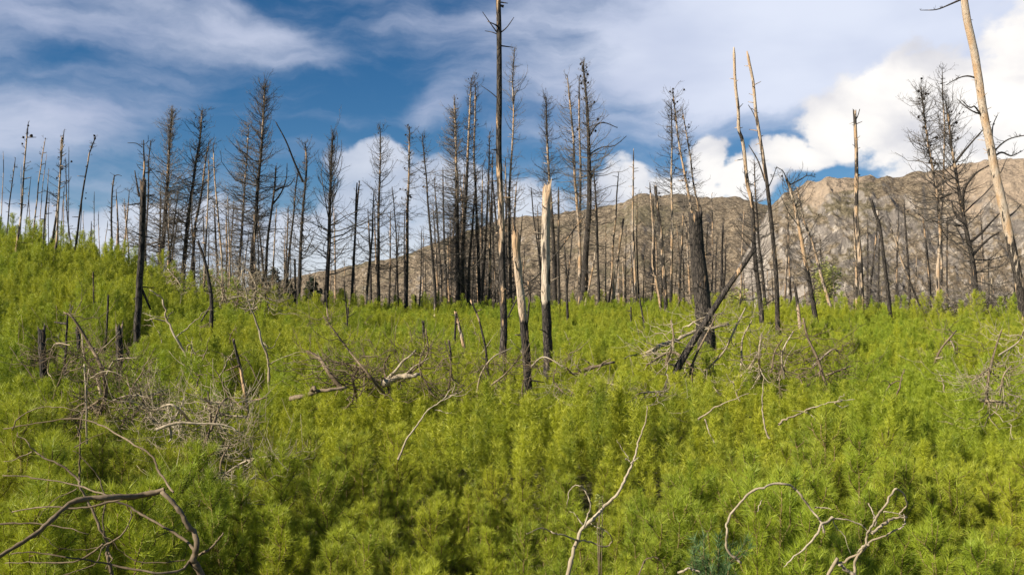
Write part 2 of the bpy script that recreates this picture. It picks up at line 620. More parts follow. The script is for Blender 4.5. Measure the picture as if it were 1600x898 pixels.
def ground(x, y):
    x = np.asarray(x, float)
    y = np.asarray(y, float)
    r = np.hypot(x, y)
    a = np.arctan2(x, y)
    te = np.interp(a, _az, _te)
    dc = np.interp(a, _az, sky_dc)
    back = np.clip((np.abs(a) - 0.9) / 0.8, 0, 1)
    m = te + HC / dc
    m = m * (1 - back) + 0.01 * back
    rr = np.minimum(r, dc)
    z = M0 * rr + (m - M0) * dc * (rr / dc) ** 1.45
    e = np.maximum(r - dc, 0)
    fall = np.where(e < 24, e * e / 80.0, 7.2 + (e - 24) * 0.6)
    z = z + m * np.minimum(e, 12) - fall
    z = np.maximum(z, -70)
    und = (fbm(x / 9.0, y / 9.0, 3, 21) - 0.5) * 1.1 * np.clip((r - 4) / 10, 0, 1) * np.clip((dc - r) / 25, 0.12, 1)
    return z + und * np.where(r > dc + 60, 4, 1)


def canopy_depth(px, py, default=None, h=None):
    """depth along y where the line of sight through a photo pixel meets the sapling tops"""
    d = pix_dir(px, py)
    Y = np.linspace(4, 100, 1900)
    z = CAMZ + d[2] * Y
    g = ground(d[0] * Y, Y) + (CANOPY if h is None else h)
    hit = np.nonzero(z < g)[0]
    if len(hit):
        return float(Y[hit[0]])
    if default:
        return default
    a = math.atan2(d[0], 1)
    return float(np.interp(a, _az, sky_dc) * math.cos(a)) + 1.0


NA = 240
rad_ = np.concatenate([[0.5], np.geomspace(1.5, 130, 120), np.geomspace(140, 9000, 40)])
ang_ = np.linspace(0, 2 * math.pi, NA, endpoint=False)
AA, RR = np.meshgrid(ang_, rad_, indexing='ij')
gx = RR * np.sin(AA)
gy = RR * np.cos(AA)
gz = ground(gx, gy)
V = np.stack([gx, gy, gz], -1).reshape(-1, 3)
idx = np.arange(len(V)).reshape(AA.shape)
nxt = np.roll(idx, -1, 0)
q = np.stack([idx[:, :-1], idx[:, 1:], nxt[:, 1:], nxt[:, :-1]], -1).reshape(-1, 4)
V = np.vstack([V, [[0, 0, float(ground(0.01, 0.01))]]])
fan = np.stack([idx[:, 0], nxt[:, 0], np.full(NA, len(V) - 1)], -1)
o = link('ground', new_mesh('ground', V, [q[:, ::-1], fan[:, ::-1]], M_SOIL))
o['kind'] = 'structure'

# ------------------------------------------------------------------ mountains
def mountain(name, prof, az_range, r_foot, r_crest, mat, seed, cliff, bare_prof, n_az=700, n_r=290, z_foot=-72, gul=1.0):
    """terrain sheet whose crest line follows prof (photo pixels); radial profile from foot to crest and down behind"""
    pa, pt = [], []
    for px, py in prof:
        d = pix_dir(px, py)
        pa.append(math.atan2(d[0], 1))
        pt.append(d[2] / math.hypot(d[0], 1))
    a = np.linspace(az_range[0], az_range[1], n_az)
    te = np.interp(a, pa, pt)
    te = te + (fbm(a * 130, a * 0, 4, seed + 3) - 0.5) * 0.006 * gul
    rc = r_crest * (1 + 0.10 * (fbm(a * 9, a * 0 + 2, 3, seed + 5) - 0.5))
    zc = CAMZ + te * rc
    s = np.concatenate([np.linspace(0, 1, n_r), np.linspace(1.01, 1.5, 40)])
    A, S = np.meshgrid(a, s, indexing='ij')
    RC = rc[:, None]
    ZC = zc[:, None]
    R = r_foot + (RC - r_foot) * S
    s1 = np.clip(S, 0, 1)
    # cliffs: steep band under the crest, gentler apron below
    prof_s = (1 - cliff) * s1 ** 1.25 + cliff * (0.55 * s1 + 0.45 * (1 / (1 + np.exp(-(s1 - 0.74 - 0.10 * (fbm(A * 14, A * 0, 3, seed + 9) - 0.5)) * 22))) / (1 / (1 + math.exp(-0.26 * 22))))
    Z = z_foot + (ZC - z_foot) * prof_s
    X = R * np.sin(A)
    Y = R * np.cos(A)
    env = np.clip(s1 * 4, 0, 1) * np.clip((1 - s1) * 9, 0.0, 1) ** 0.8
    H = (zc - z_foot).clip(10, None)[:, None]
    # spurs and gullies that run down the slope
    wob = (fbm(X / 260, Y / 260, 3, seed + 13) - 0.5) * 0.35
    g1 = ridged((A + wob * 0.2) * 16, S * 1.4 + wob, 4, seed + 15)
    g2 = ridged(X / 70 + wob * 6, Y / 130, 5, seed + 17, 0.55)
    Z = Z + env * H * 0.11 * gul * (g1 - 0.5) + env * 20 * gul * (g2 - 0.45)
    Z = Z + env * 17 * gul * (ridged(X / 30, Y / 30, 5, seed + 19, 0.62) - 0.5) * np.clip(0.5 + 2.5 * (fbm(X / 160, Y / 160, 2, seed + 29) - 0.35), 0.3, 1.6)
    crest = (fbm(X / 22, Y / 60, 4, seed + 23, 0.6) - 0.5) * 9 * gul * np.clip((s1 - 0.85) * 7, 0, 1)
    Z = Z + crest
    Z = np.where(S > 1, Z - (S - 1) * (RC) * 0.35, Z)
    ba = np.interp(A, [ae(p, 300)[0] for p, _, _ in bare_prof], [v for _, v, _ in bare_prof])
    bw = np.interp(A, [ae(p, 300)[0] for p, _, _ in bare_prof], [v for _, _, v in bare_prof])
    bare = ba * np.clip((s1 - (1 - bw)) / bw * 2, 0, 1)
    V = np.stack([X, Y, Z], -1).reshape(-1, 3)
    idx = np.arange(len(V)).reshape(A.shape)
    q = np.stack([idx[:-1, :-1], idx[:-1, 1:], idx[1:, 1:], idx[1:, :-1]], -1).reshape(-1, 4)
    o = link(name, new_mesh(name, V, [q[:, ::-1]], mat, {'bare': bare.ravel()}, smooth=True))
    o['kind'] = 'structure'
    return o


mountain('mountain', [(900, 520), (1060, 492), (1110, 462), (1150, 420), (1180, 366), (1200, 326), (1225, 301), (1262, 286), (1300, 281), (1345, 276), (1400, 279), (1440, 270), (1480, 262), (1540, 252), (1600, 250), (1750, 262), (2000, 240), (2400, 260)],
         (ae(960, 400)[0], 1.05), 430, 1250, M_MTN, 40, 0.75,
         [(900, -0.4, 0.1), (1210, 0.0, 0.10), (1270, 0.85, 0.24), (1330, 0.5, 0.17), (1400, 0.2, 0.14), (1480, 0.85, 0.28), (1600, 0.85, 0.32), (2000, 0.3, 0.2)], gul=0.8)
mountain('hillside', [(-200, 520), (300, 470), (400, 448), (480, 428), (560, 414), (640, 396), (700, 372), (760, 352), (800, 338), (850, 336), (930, 325), (975, 316), (1000, 304), (1030, 306), (1062, 302), (1100, 309), (1150, 306), (1175, 314), (1205, 322), (1300, 335), (1500, 350), (1700, 400)],
         (-0.75, ae(1650, 490)[0]), 520, 1700, M_HILL, 77, 0.3,
         [(300, 0.1, 0.2), (700, 0.0, 0.2), (900, -0.25, 0.2), (1200, -0.25, 0.2), (1500, 0.2, 0.2)], n_az=600, n_r=260, gul=0.6)

# ------------------------------------------------------------------ trees
TREES = {}


def crown_tubes(mb, rng, tp, tr, spec):
    """branches and twigs of a burnt crown, appended to mb; returns tips for cones"""
    n = spec.get('n', 60)
    f0, f1 = spec.get('f', (0.35, 1.0))
    L0, L1 = spec.get('L', (2.0, 0.5))
    e0, e1 = spec.get('e', (10, 35))
    nt = spec.get('tw', 4)
    thick = spec.get('th', 1.0)
    wig = spec.get('wig', 1.0)
    bias = spec.get('bias', None)
    f = f0 + (f1 - f0) * rng.rand(n) ** spec.get('pow', 0.9)
    cum_l = np.concatenate([[0], np.cumsum(np.linalg.norm(np.diff(tp, axis=0), axis=1))])
    s = f * cum_l[-1]
    org = np.stack([np.interp(s, cum_l, tp[:, i]) for i in range(3)], -1)
    rad = np.interp(s, cum_l, tr)
    tt = (f - f0) / max(f1 - f0, 1e-3)
    bulge = spec.get('bulge', 0.3)
    Lb = (L0 + (L1 - L0) * tt ** 1.9) * (1 - bulge + bulge * np.sin(np.clip(tt * 1.1 + 0.1, 0, 1) * math.pi))
    L = Lb * (0.25 + 0.95 * rng.rand(n)) if wig == 1.0 else Lb * (0.4 + 0.9 * rng.rand(n))
    phi = rng.rand(n) * 2 * math.pi
    if wig == 1.0:
        L = L * (0.30 + 1.35 * vnoise(f * 9 + rng.rand() * 50, phi * 1.1, 3))
    if bias is not None:
        sel = rng.rand(n) < bias[1]
        phi = np.where(sel, bias[0] + rng.randn(n) * 0.6, phi)
    el0 = np.radians(e0 + rng.randn(n) * 19 + 34 * (tt - 0.3))
    el1 = np.radians(e1 + rng.randn(n) * 20 + 40 * (tt - 0.3))
    K = 6 if wig == 1.0 else 9
    pts = np.zeros((n, K, 3))
    pts[:, 0] = org
    dphi = rng.randn(n) * 0.25 * wig
    for k in range(1, K):
        u = (k - 0.5) / (K - 1)
        ee = el0 + (el1 - el0) * u + rng.randn(n) * (0.15 if wig == 1.0 else 0.34)
        pp = phi + dphi * u + rng.randn(n) * (0.14 if wig == 1.0 else 0.34)
        d = np.stack([np.cos(ee) * np.cos(pp), np.cos(ee) * np.sin(pp), np.sin(ee)], -1)
        pts[:, k] = pts[:, k - 1] + d * (L / (K - 1))[:, None]
    r0 = np.minimum(rad * 0.5, (0.010 + 0.011 * L) * thick)
    R = r0[:, None] * np.linspace(1, 0.35, K)[None]
    mb.tubes(pts, np.maximum(R, 0.006 * thick), 3)
    tips = [pts[:, -1]]
    # second order twigs
    cur_p, cur_L, cur_R = pts, L, R
    for level, m in enumerate((nt, spec.get('tw2', 0))):
        if m <= 0:
            break
        N = len(cur_p)
        Kc = cur_p.shape[1]
        par = np.repeat(np.arange(N), m)
        u = 0.18 + 0.8 * rng.rand(len(par))
        ui = u * (Kc - 1)
        i0 = np.minimum(ui.astype(int), Kc - 2)
        fr = (ui - i0)[:, None]
        st = cur_p[par, i0] * (1 - fr) + cur_p[par, i0 + 1] * fr
        dr = cur_p[par, i0 + 1] - cur_p[par, i0]
        dr /= np.linalg.norm(dr, axis=1, keepdims=True) + 1e-9
        jit = rng.randn(len(par), 3)
        jit /= np.linalg.norm(jit, axis=1, keepdims=True)
        jit[:, 2] += spec.get('twz', 0.1)
        d0 = dr * 0.75 + jit * 0.75
        d0 /= np.linalg.norm(d0, axis=1, keepdims=True)
        d1 = d0 + np.array([0, 0, spec.get('curl', 0.35)]) + rng.randn(len(par), 3) * 0.25
        d1 /= np.linalg.norm(d1, axis=1, keepdims=True)
        l = cur_L[par] * (0.16 + 0.32 * rng.rand(len(par))) * (1.15 - 0.5 * u) * (1.0 if wig == 1.0 else 1.5)
        l = np.maximum(l, 0.12)
        k4 = 4 if level == 0 else 3
        q_ = np.zeros((len(par), k4, 3))
        q_[:, 0] = st
        for k in range(1, k4):
            v = (k - 0.5) / (k4 - 1)
            dd = d0 * (1 - v) + d1 * v
            q_[:, k] = q_[:, k - 1] + dd * (l / (k4 - 1))[:, None]
        rr = (0.009 if level == 0 else 0.007) * thick
        R2 = np.full((len(par), k4), rr) * np.linspace(1, 0.6, k4)
        mb.tubes(q_, R2, 3)
        tips.append(q_[:, -1])
        cur_p, cur_L, cur_R = q_, l, R2
    return pts, tips


_ico = None


def cone_mesh(mb, pos, size, rng):
    """little rough egg shaped cones, as rings"""
    n = len(pos)
    ax = rng.randn(n, 3) * 0.5 + np.array([0, 0, 1.0])
    ax /= np.linalg.norm(ax, axis=1, keepdims=True)
    ts = np.array([-0.5, -0.25, 0.1, 0.4, 0.55])
    pr = np.array([0.12, 0.42, 0.46, 0.25, 0.04])
    pts = pos[:, None, :] + ax[:, None, :] * ts[None, :, None] * size[:, None, None]
    R = pr[None] * size[:, None] * (0.85 + 0.3 * rng.rand(n, 5))
    mb.tubes(pts, R, 5)


def tree(label, pts, w0, w1, crown=None, peel=((0, 0.1), (1, 0.25)), d=None, name='burnt_pine', cat='burnt tree', group=None,
         broken=0.0, sides=9, cones=0, arms=(), rough=0.12, wander=0.0, twig=None, cone_size=0.12, leader=0, seed=None, back=0.0, sink=True):
    """pts: trunk line in photo pixels from foot to top; w0, w1 its widths in pixels there; arms: single big branches"""
    seed = seed if seed is not None else int(abs(pts[0][0] * 7 + pts[-1][0] * 13 + pts[-1][1])) % 100000
    rng = np.random.RandomState(seed)
    (bx, by) = pts[0]
    Y = d if d is not None else canopy_depth(bx, by)
    Y += back
    line = [P(x, y, Y) for x, y in pts]
    if Y > 50:
        w0, w1 = w0 * 0.82, w1 * 0.8
    gz_ = float(ground(line[0][0], line[0][1]))
    foot = line[0].copy()
    # carry the trunk on down to the ground
    dirn = line[0] - line[1]
    if dirn[2] < -0.05:
        dirn = dirn / -dirn[2]
        dirn[:2] = np.clip(dirn[:2], -0.5, 0.5)
    else:
        dirn = np.array([0, 0, -1.0])
    drop = max(line[0][2] - gz_, 0.0)
    if not sink:
        drop = 0.6
    foot = line[0] + dirn * (drop + 0.25)
    line = [foot] + line if drop > 0.15 else line
    root_loc = np.array([line[0][0], line[0][1], line[0][2] + (0.25 if drop > 0.15 else 0)])
    L = catmull(line, 5)
    # natural wobble towards and away from the viewer
    tt = np.linspace(0, 1, len(L))
    ln = np.linalg.norm(L[-1] - L[0])
    L[:, 1] += np.sin(tt * 5 + seed) * 0.012 * ln * tt + (rng.rand() - 0.5) * 0.08 * ln * tt
    L[:, 0] += np.interp(tt, np.linspace(0, 1, 9), rng.randn(9)) * 0.0022 * ln
    L -= root_loc
    m = Y / F
    cl = np.concatenate([[0], np.cumsum(np.linalg.norm(np.diff(L, axis=0), axis=1))])
    fr = cl / cl[-1]
    rad = (w0 + (w1 - w0) * fr) * 0.5 * m
    rad = rad * (1 + 0.25 * np.exp(-fr * 40))
    if not broken:
        rad[-1] *= 0.5
    f_hid = (drop + 0.25) / cl[-1] if drop > 0.15 else 0.0
    fv = np.clip((fr - f_hid) / (1 - f_hid), 0, 1)
    pk = np.interp(fv, [a for a, _ in peel], [b for _, b in peel])
    root = link(name, None)
    root.location = root_loc
    tag(root, label, cat, group)
    mb = MB()
    thick_tube(mb, L, rad, sides, rng, rough, broken * m, pk)
    # short snapped-off branch stubs on the trunk
    ns = int(cl[-1] * 1.3) if sides > 6 else 0
    if ns:
        f = 0.12 + 0.85 * rng.rand(ns)
        st = np.stack([np.interp(f * cl[-1], cl, L[:, i]) for i in range(3)], -1)
        ph = rng.rand(ns) * 6.28
        ll = (0.06 + 0.25 * rng.rand(ns)) * (1 + Y / 90) + np.interp(f * cl[-1], cl, rad)
        dd = np.stack([np.cos(ph), np.sin(ph), 0.5 * rng.randn(ns) * 0.5 + 0.2], -1)
        q_ = st[:, None, :] + dd[:, None, :] * (ll[:, None] * np.array([0, 0.6, 1.0])[None])[:, :, None]
        mb.tubes(q_, np.full((ns, 3), 0.018) * np.array([1.2, 0.9, 0.5]) * (1 + Y / 100), 3, np.repeat(np.interp(f, fr, pk)[:, None], 3, 1))
    link('trunk', mb.mesh('trunk', M_BURNT), root)
    tips = []
    if crown:
        cb = MB()
        for sp in (crown if isinstance(crown, (list, tuple)) else [crown]):
            if Y > 45 and name == 'bare_pole':
                sp = dict(sp, tw=sp['tw'] - 1, th=0.9)
            elif Y > 45:
                if sp['n'] >= 100:
                    sp = dict(sp, tw2=1, L=(sp['L'][0] * 0.86, sp['L'][1]))
                sp = dict(sp, n=int(sp['n'] * 1.6), L=(sp['L'][0] * 1.45, sp['L'][1] * 1.8), th=0.92, tw=sp['tw'] + 2)
            pr, tp_ = crown_tubes(cb, rng, L, rad, sp)
            tips += tp_
        c = link('twigs', cb.mesh('twigs', M_TWIG if (crown.get('grey') if isinstance(crown, dict) else crown[0].get('grey')) else M_TWIGD), root)
        c['kind'] = 'stuff'
    for arm in arms:
        apts, aw0, aw1 = arm[0], arm[1], arm[2]
        al = np.array([P(x, y, Y) for x, y in apts]) - root_loc
        # take the branch's start from the trunk's own depth and swing it a little out of the picture plane
        k = int(np.argmin(np.abs(L[:, 2] - al[0][2])))
        al[:, 1] += L[k, 1]
        swing = (rng.rand() - 0.5) * 0.9
        al[:, 1] += np.linalg.norm(al - al[0], axis=1) * swing
        al = catmull(al, 4)
        ab = MB()
        ar = np.linspace(aw0, aw1, len(al)) * 0.5 * m
        thick_tube(ab, al, ar, 5, rng, 0.1, 0, np.full(len(al), arm[3] if len(arm) > 3 else 0.0))
        if len(arm) > 4:
            for sp in arm[4:]:
                crown_tubes(ab, rng, al, ar, sp)
        link('branch', ab.mesh('branch', M_BURNT), root)
    if cones:
        kb = MB()
        n1 = cones
        f = 1 - rng.rand(n1) ** 1.4 * 0.45
        st = np.stack([np.interp(f * cl[-1], cl, L[:, i]) for i in range(3)], -1)
        st += rng.randn(n1, 3) * np.array([0.10, 0.10, 0.1]) * (1 + Y / 100)
        if tips:
            allt = np.concatenate(tips[:1])
            hi = allt[allt[:, 2] > np.percentile(allt[:, 2], 45)]
            if len(hi):
                st = np.concatenate([st, hi[rng.randint(0, len(hi), max(2, n1 // 2))]])
        cone_mesh(kb, st, cone_size * (0.7 + 0.7 * rng.rand(len(st))), rng)
        c = link('cones', kb.mesh('cones', M_CONE), root)
        c['kind'] = 'stuff'
    TREES.setdefault('list', []).append((label, pts[0][0]))
    return root


def cr(n=70, f=(0.3, 1.0), L=(1.8, 0.5), e=(8, 35), tw=4, tw2=0, grey=False, **k):
    return dict(n=n, f=f, L=L, e=e, tw=tw, tw2=tw2, grey=grey, **k)


CH = ((0, 0.0), (0.5, 0.12), (1, 0.26))                       # charred all the way
MIX = ((0, 0.08), (0.35, 0.25), (0.6, 0.42), (0.8, 0.52), (0.95, 0.55), (1, 0.2))
TOP = ((0, 0.0), (0.55, 0.12), (0.68, 0.75), (0.9, 0.72), (1, 0.3))
PALE = ((0, 0.35), (0.15, 0.65), (0.6, 0.6), (1, 0.55))
STRIPE = ((0, 0.3), (0.2, 0.62), (0.4, 0.5), (0.6, 0.66), (0.8, 0.55), (1, 0.4))
G_POLE = 'slim burnt poles along the crest of the left hill'
G_WALL = 'burnt pines along the far edge of the sapling field'
G_SNAG = 'broken burnt snags standing among the saplings'

# -- left hill: slim poles against the sky
tree('slim burnt pole at the left edge of the hill, leaning right into the cloud', [(8, 372), (14, 310), (20, 245)], 3, 1.6, cr(10, (0.5, 1), (0.5, 0.3)), MIX, name='bare_pole', cat='burnt pole', group=G_POLE)
tree('tall slim pole second from the left edge, its bent foot reaching down the slope', [(23, 408), (27, 368), (33, 300), (37, 250), (42, 191)], 4, 1.8, cr(12, (0.4, 1), (0.5, 0.3)), STRIPE, name='bare_pole', cat='burnt pole', group=G_POLE, cones=2)
tree('thin straight pole between the second and third tall poles on the left hill', [(52, 378), (60, 310), (66, 262), (73, 216)], 3.4, 1.6, cr(10, (0.5, 1), (0.5, 0.3)), STRIPE, name='bare_pole', cat='burnt pole', group=G_POLE)
tree('dark short pole leaning right beside the pale pair on the left hill', [(65, 407), (68, 350), (73, 287)], 3.2, 1.6, None, CH, name='bare_pole', cat='burnt pole', group=G_POLE)
tree('tallest pole of the pale cluster on the left hill, tufted with twigs at the top', [(80, 384), (87, 330), (93, 270), (98, 202)], 5, 2, cr(46, (0.35, 1), (0.8, 0.35), tw=3), STRIPE, name='bare_pole', cat='burnt pole', group=G_POLE, cones=5)
tree('pole with a white peeled foot right of the tallest in the left hill cluster', [(86, 404), (90, 370), (92, 320), (97, 250), (100, 215)], 4.5, 1.8, cr(26, (0.35, 1), (0.7, 0.3)), PALE, name='bare_pole', cat='burnt pole', group=G_POLE)
tree('fine dark pole close on the right of the pale cluster on the left hill', [(112, 386), (108, 330), (105, 247)], 3, 1.4, cr(24, (0.3, 1), (0.6, 0.3)), CH, name='bare_pole', cat='burnt pole', group=G_POLE)
tree('pole leaning right with a knot of cones at its tip, on the left hill', [(117, 395), (126, 330), (136, 262), (141, 235), (148, 212)], 5, 2, cr(14, (0.85, 1), (0.5, 0.3)), ((0, 0), (0.5, 0.15), (0.8, 0.55), (1, 0.3)), name='bare_pole', cat='burnt pole', group=G_POLE, cones=6)
tree('stubby dark pole right of the cone-tipped leaning pole', [(140, 396), (141, 345)], 3, 1.8, None, CH, name='bare_pole', cat='burnt pole', group=G_POLE)
tree('dark pole with a single flat side twig at its top, midway down the left hill', [(174, 404), (175, 340), (174, 300), (177, 273)], 4.5, 2.4, cr(14, (0.3, 1), (0.8, 0.4)), CH, name='bare_pole', cat='burnt pole', group=G_POLE, arms=[([(176, 275), (183, 273), (190, 275)], 1.6, 0.8)])
HILL_MARKS = [(14, 'leftmost hill pole'), (33, 'bent footed tall pole'), (66, 'third tall hill pole'), (93, 'twig tufted tallest hill pole'), (130, 'cone tipped leaning pole'), (174, 'pole with one flat side twig')]
MARKS = [(213, 'tall black left slope snag'), (258, 'leftmost dense crown'), (303, 'second dense crown'), (345, 'slender pale pole leaning left'), (402, 'tallest dense pine'), (425, 'curved long armed pine'), (455, 'slim leaning pine'), (474, 'pine with one bare arm'),
         (514, 'broad open pine'), (555, 'narrow forked pine'), (592, 'round crowned open pine'), (618, 'wiry thin pine'), (637, 'knobbly pine'), (672, 'hook footed pine'), (714, 'grey hazy pine'), (728, 'highest dark pine of the centre'), (745, 'white striped centre pine'), (760, 'shorter dark centre pine'),
         (784, 'tall bare mast'), (800, 'feathery pale pine'), (815, 'leaning pale snag'), (855, 'upright white snag'), (885, 'short dark stake'), (918, 'thick cone studded pine'), (933, 'dark wiry pine'), (960, 'slanting white poles'), (990, 'white ringed pole'), (1022, 'wavy striped pole'),
         (1034, 'grey mottled trunk'), (1048, 'white peeled pine'), (1085, 'cone topped pine'), (1100, 'thick black trunk'), (1172, 'kinked silver pole'), (1200, 'straight silver pole'), (1250, 'ragged snapped pine'), (1285, 'second pale leaning trunk'), (1344, 'straight lone mast'), (1378, 'jet black curved snag'),
         (1415, 'thin slanting pale pole'), (1465, 'cone hung pine'), (1510, 'wide armed dark pine'), (1575, 'great leaning trunk')]


def near_mark(marks, x):
    m_ = min(marks, key=lambda q: abs(q[0] - x))
    return m_[1], ('left of' if x < m_[0] else 'right of')


hill_fill = [(38, 372, 278, 2), (47, 375, 300, 2), (60, 382, 240, 2.2), (76, 384, 300, 2.2), (100, 388, 300, 2.6), (3, 366, 238, 2.2), (124, 392, 300, 2), (148, 402, 300, 2.4), (156, 404, 330, 2.2), (95, 386, 290, 2.4), (163, 405, 345, 2),
             (70, 382, 262, 2), (106, 388, 230, 2), (30, 370, 260, 1.8), (134, 398, 330, 2)]
for i, (x, yb, yt, w_) in enumerate(hill_fill):
    r_ = random.Random(i)
    lean = r_.uniform(-4, 14)
    lm_, sd_ = near_mark(HILL_MARKS, x)
    tree('%s thread-thin pole %s, just %s the %s' % ('tall' if yt < 270 else 'short' if yt > 320 else 'middling', 'in pale stripes' if i % 3 else 'charred black', sd_, lm_), [(x, yb), (x + lean * 0.4, (yb + yt) / 2), (x + lean, yt)], w_, 1.2, cr(12, (0.3, 1), (0.5, 0.25), tw=2), STRIPE if i % 3 else CH,
         name='bare_pole', cat='burnt pole', group='thread-thin poles on the left hill', d=62 + r_.uniform(0, 8), sides=5, seed=100 + i)

# -- near black snags on the left slope
tree('straight charred trunk with a broken top and one thin leader, foreground of the left slope', [(213, 534), (214, 480), (216, 400), (218, 284)], 11, 9, None, ((0, 0.0), (0.5, 0.0), (0.9, 0.25), (1, 0.3)), name='broken_snag', cat='burnt snag', group=G_SNAG, broken=6, sides=12,
     arms=[([(218, 284), (219, 260), (217, 235), (216, 215)], 4, 1.5, 0.2, cr(8, (0.2, 1), (0.35, 0.2), tw=2)), ([(212, 305), (205, 285), (198, 262)], 4, 1.6), ([(217, 228), (208, 222), (196, 222)], 1.6, 0.8), ([(214, 440), (223, 465), (230, 484)], 5, 3)])
tree('crooked charred snag with a hooked top and a side fork near its foot', [(329, 512), (330, 470), (325, 430), (318, 400), (310, 378)], 7.5, 4, None, CH, name='broken_snag', cat='burnt snag', group=G_SNAG, broken=4,
     arms=[([(329, 478), (322, 490), (315, 503)], 4, 2)])
tree('pale faced stump with one split side on the lower left slope', [(68, 575), (66, 545), (64, 516)], 12, 11, None, ((0, 0.0), (0.5, 0.1), (1, 0.6)), name='tree_stump', cat='stump', group='stumps on the left slope', broken=8, sides=12)
tree('darker stump with a splintered peak on the lower left slope', [(186, 562), (186, 540), (185, 516)], 12, 10, None, ((0, 0.0), (1, 0.3)), name='tree_stump', cat='stump', group='stumps on the left slope', broken=12, sides=12)
tree('thin charred post between the stumps and the tall black snag', [(167, 500), (168, 480), (169, 460)], 4, 3, None, CH, name='broken_snag', cat='burnt snag', group=G_SNAG)
tree('slim dark post among the grey branch pile beside the pale faced stump', [(101, 580), (102, 540), (102, 490)], 5, 3, cr(10, (0.4, 1), (0.5, 0.3)), CH, name='broken_snag', cat='burnt snag', group=G_SNAG)
tree('dark post leaning left between the two stumps', [(124, 556), (121, 535), (117, 510)], 7, 6, None, CH, name='broken_snag', cat='burnt snag', group=G_SNAG)
tree('short dark post high on the left slope right of the thin poles', [(147, 470), (147, 445), (146, 424)], 3, 2, None, CH, name='broken_snag', cat='burnt snag', group=G_SNAG)

# -- big twiggy pines left of the middle
tree('dense twiggy pine with a grey columnar crown, leftmost of the tall crowns', [(250, 428), (254, 360), (259, 280), (263, 210), (266, 172)], 12, 3, [cr(230, (0.18, 1), (2.3, 0.7), (2, 25), tw=5, grey=True), cr(40, (0.75, 1), (0.9, 0.5), (50, 70), tw=3)], ((0, 0), (0.6, 0.1), (0.75, 0.55), (1, 0.2)), group=G_WALL, d=72)
tree('dense twiggy pine with a forked top, second of the tall crowns from the left', [(285, 440), (290, 370), (297, 300), (306, 240), (313, 172)], 11, 2.5, [cr(170, (0.2, 1), (2.4, 0.8), (5, 35), tw=5), cr(40, (0.7, 1), (1.0, 0.5), (50, 60), tw=3)], MIX, group=G_WALL, d=73, cones=6)
tree('dark leader leaning right between the first two tall crowns', [(298, 440), (305, 350), (318, 280), (328, 222)], 8, 2.2, cr(70, (0.3, 1), (1.6, 0.6), tw=4), MIX, group=G_WALL, d=76)
tree('pale thin pole in front of the second tall crown', [(318, 464), (321, 400), (327, 300), (329, 245)], 5, 2, cr(30, (0.2, 1), (0.8, 0.4)), STRIPE, group=G_WALL)
tree('slender pale pole leaning left, just right of the second tall crown', [(351, 472), (346, 400), (341, 330), (335, 225)], 5, 1.8, cr(36, (0.3, 1), (0.8, 0.4)), PALE, group=G_WALL)
tree('black slender pine at the left foot of the first tall crown', [(228, 425), (232, 350), (236, 260), (238, 220)], 6, 2, cr(60, (0.3, 1), (1.3, 0.5)), CH, group=G_WALL, d=74)
tree('tallest dense pine left of the centre with a pale streak near the top', [(392, 456), (396, 380), (402, 300), (408, 210), (412, 134)], 10, 3, [cr(260, (0.22, 1), (2.5, 0.9), (5, 32), tw=5), cr(60, (0.72, 1), (1.2, 0.6), (55, 70), tw=4)], ((0, 0), (0.6, 0.1), (0.8, 0.62), (1, 0.2)), group=G_WALL, d=78, cones=7)
tree('grey hazy pine leaning on the left side of the tallest dense pine', [(371, 462), (376, 380), (382, 280), (386, 192)], 7, 2, cr(210, (0.15, 1), (2.5, 0.9), (0, 25), tw=5, grey=True, bias=(math.pi, 0.5)), MIX, group=G_WALL, d=82)
tree('curved burnt pine with long arms on its right side, next to the tallest dense pine', [(413, 462), (416, 400), (422, 340), (428, 290), (431, 258)], 7, 3, cr(40, (0.3, 1), (1.5, 0.6)), CH, group=G_WALL, d=78,
     arms=[([(426, 300), (438, 292), (450, 288), (458, 275)], 3, 1, 0, cr(10, (0.2, 1), (0.7, 0.3))), ([(424, 320), (436, 300), (442, 275), (441, 250)], 3, 1, 0, cr(8, (0.2, 1), (0.6, 0.3)))])
tree('slim leaning pine between the curved pine and the pine with one long bare arm', [(444, 476), (450, 400), (459, 330), (466, 264)], 6, 2, cr(46, (0.25, 1), (1.3, 0.5)), CH, group=G_WALL)
tree('burnt pine with one long bare arm reaching up to the left', [(466, 480), (470, 400), (475, 320), (480, 262), (477, 222)], 9, 2.5, cr(110, (0.25, 1), (1.9, 0.7), (5, 40), tw=4), CH, group=G_WALL,
     arms=[([(474, 285), (463, 255), (453, 225), (440, 198)], 4, 1.6, 0, cr(10, (0.3, 1), (0.5, 0.3)))])
tree('broad open pine with upswept limbs, between the long armed pine and the forked one', [(508, 482), (511, 420), (514, 340), (517, 260), (520, 208)], 10, 3, [cr(90, (0.25, 1), (2.9, 1.3), (15, 50), tw=5), cr(50, (0.6, 1), (1.5, 0.6), (50, 70), tw=4)], CH, group=G_WALL, cones=5)
tree('narrow forked pine leaning right, short side branches only', [(549, 484), (552, 420), (557, 340), (561, 282)], 7, 3, cr(50, (0.25, 1), (1.2, 0.6), (-5, 20)), CH, group=G_WALL, arms=[([(556, 345), (556, 310), (557, 285)], 4, 2)])
tree('thin pine with a pale foot, left of the pine with the round open crown', [(572, 484), (577, 430), (582, 370), (585, 300)], 6, 2, cr(40, (0.25, 1), (1.1, 0.5)), ((0, 0.9), (0.1, 0.9), (0.2, 0.1), (1, 0.2)), group=G_WALL)
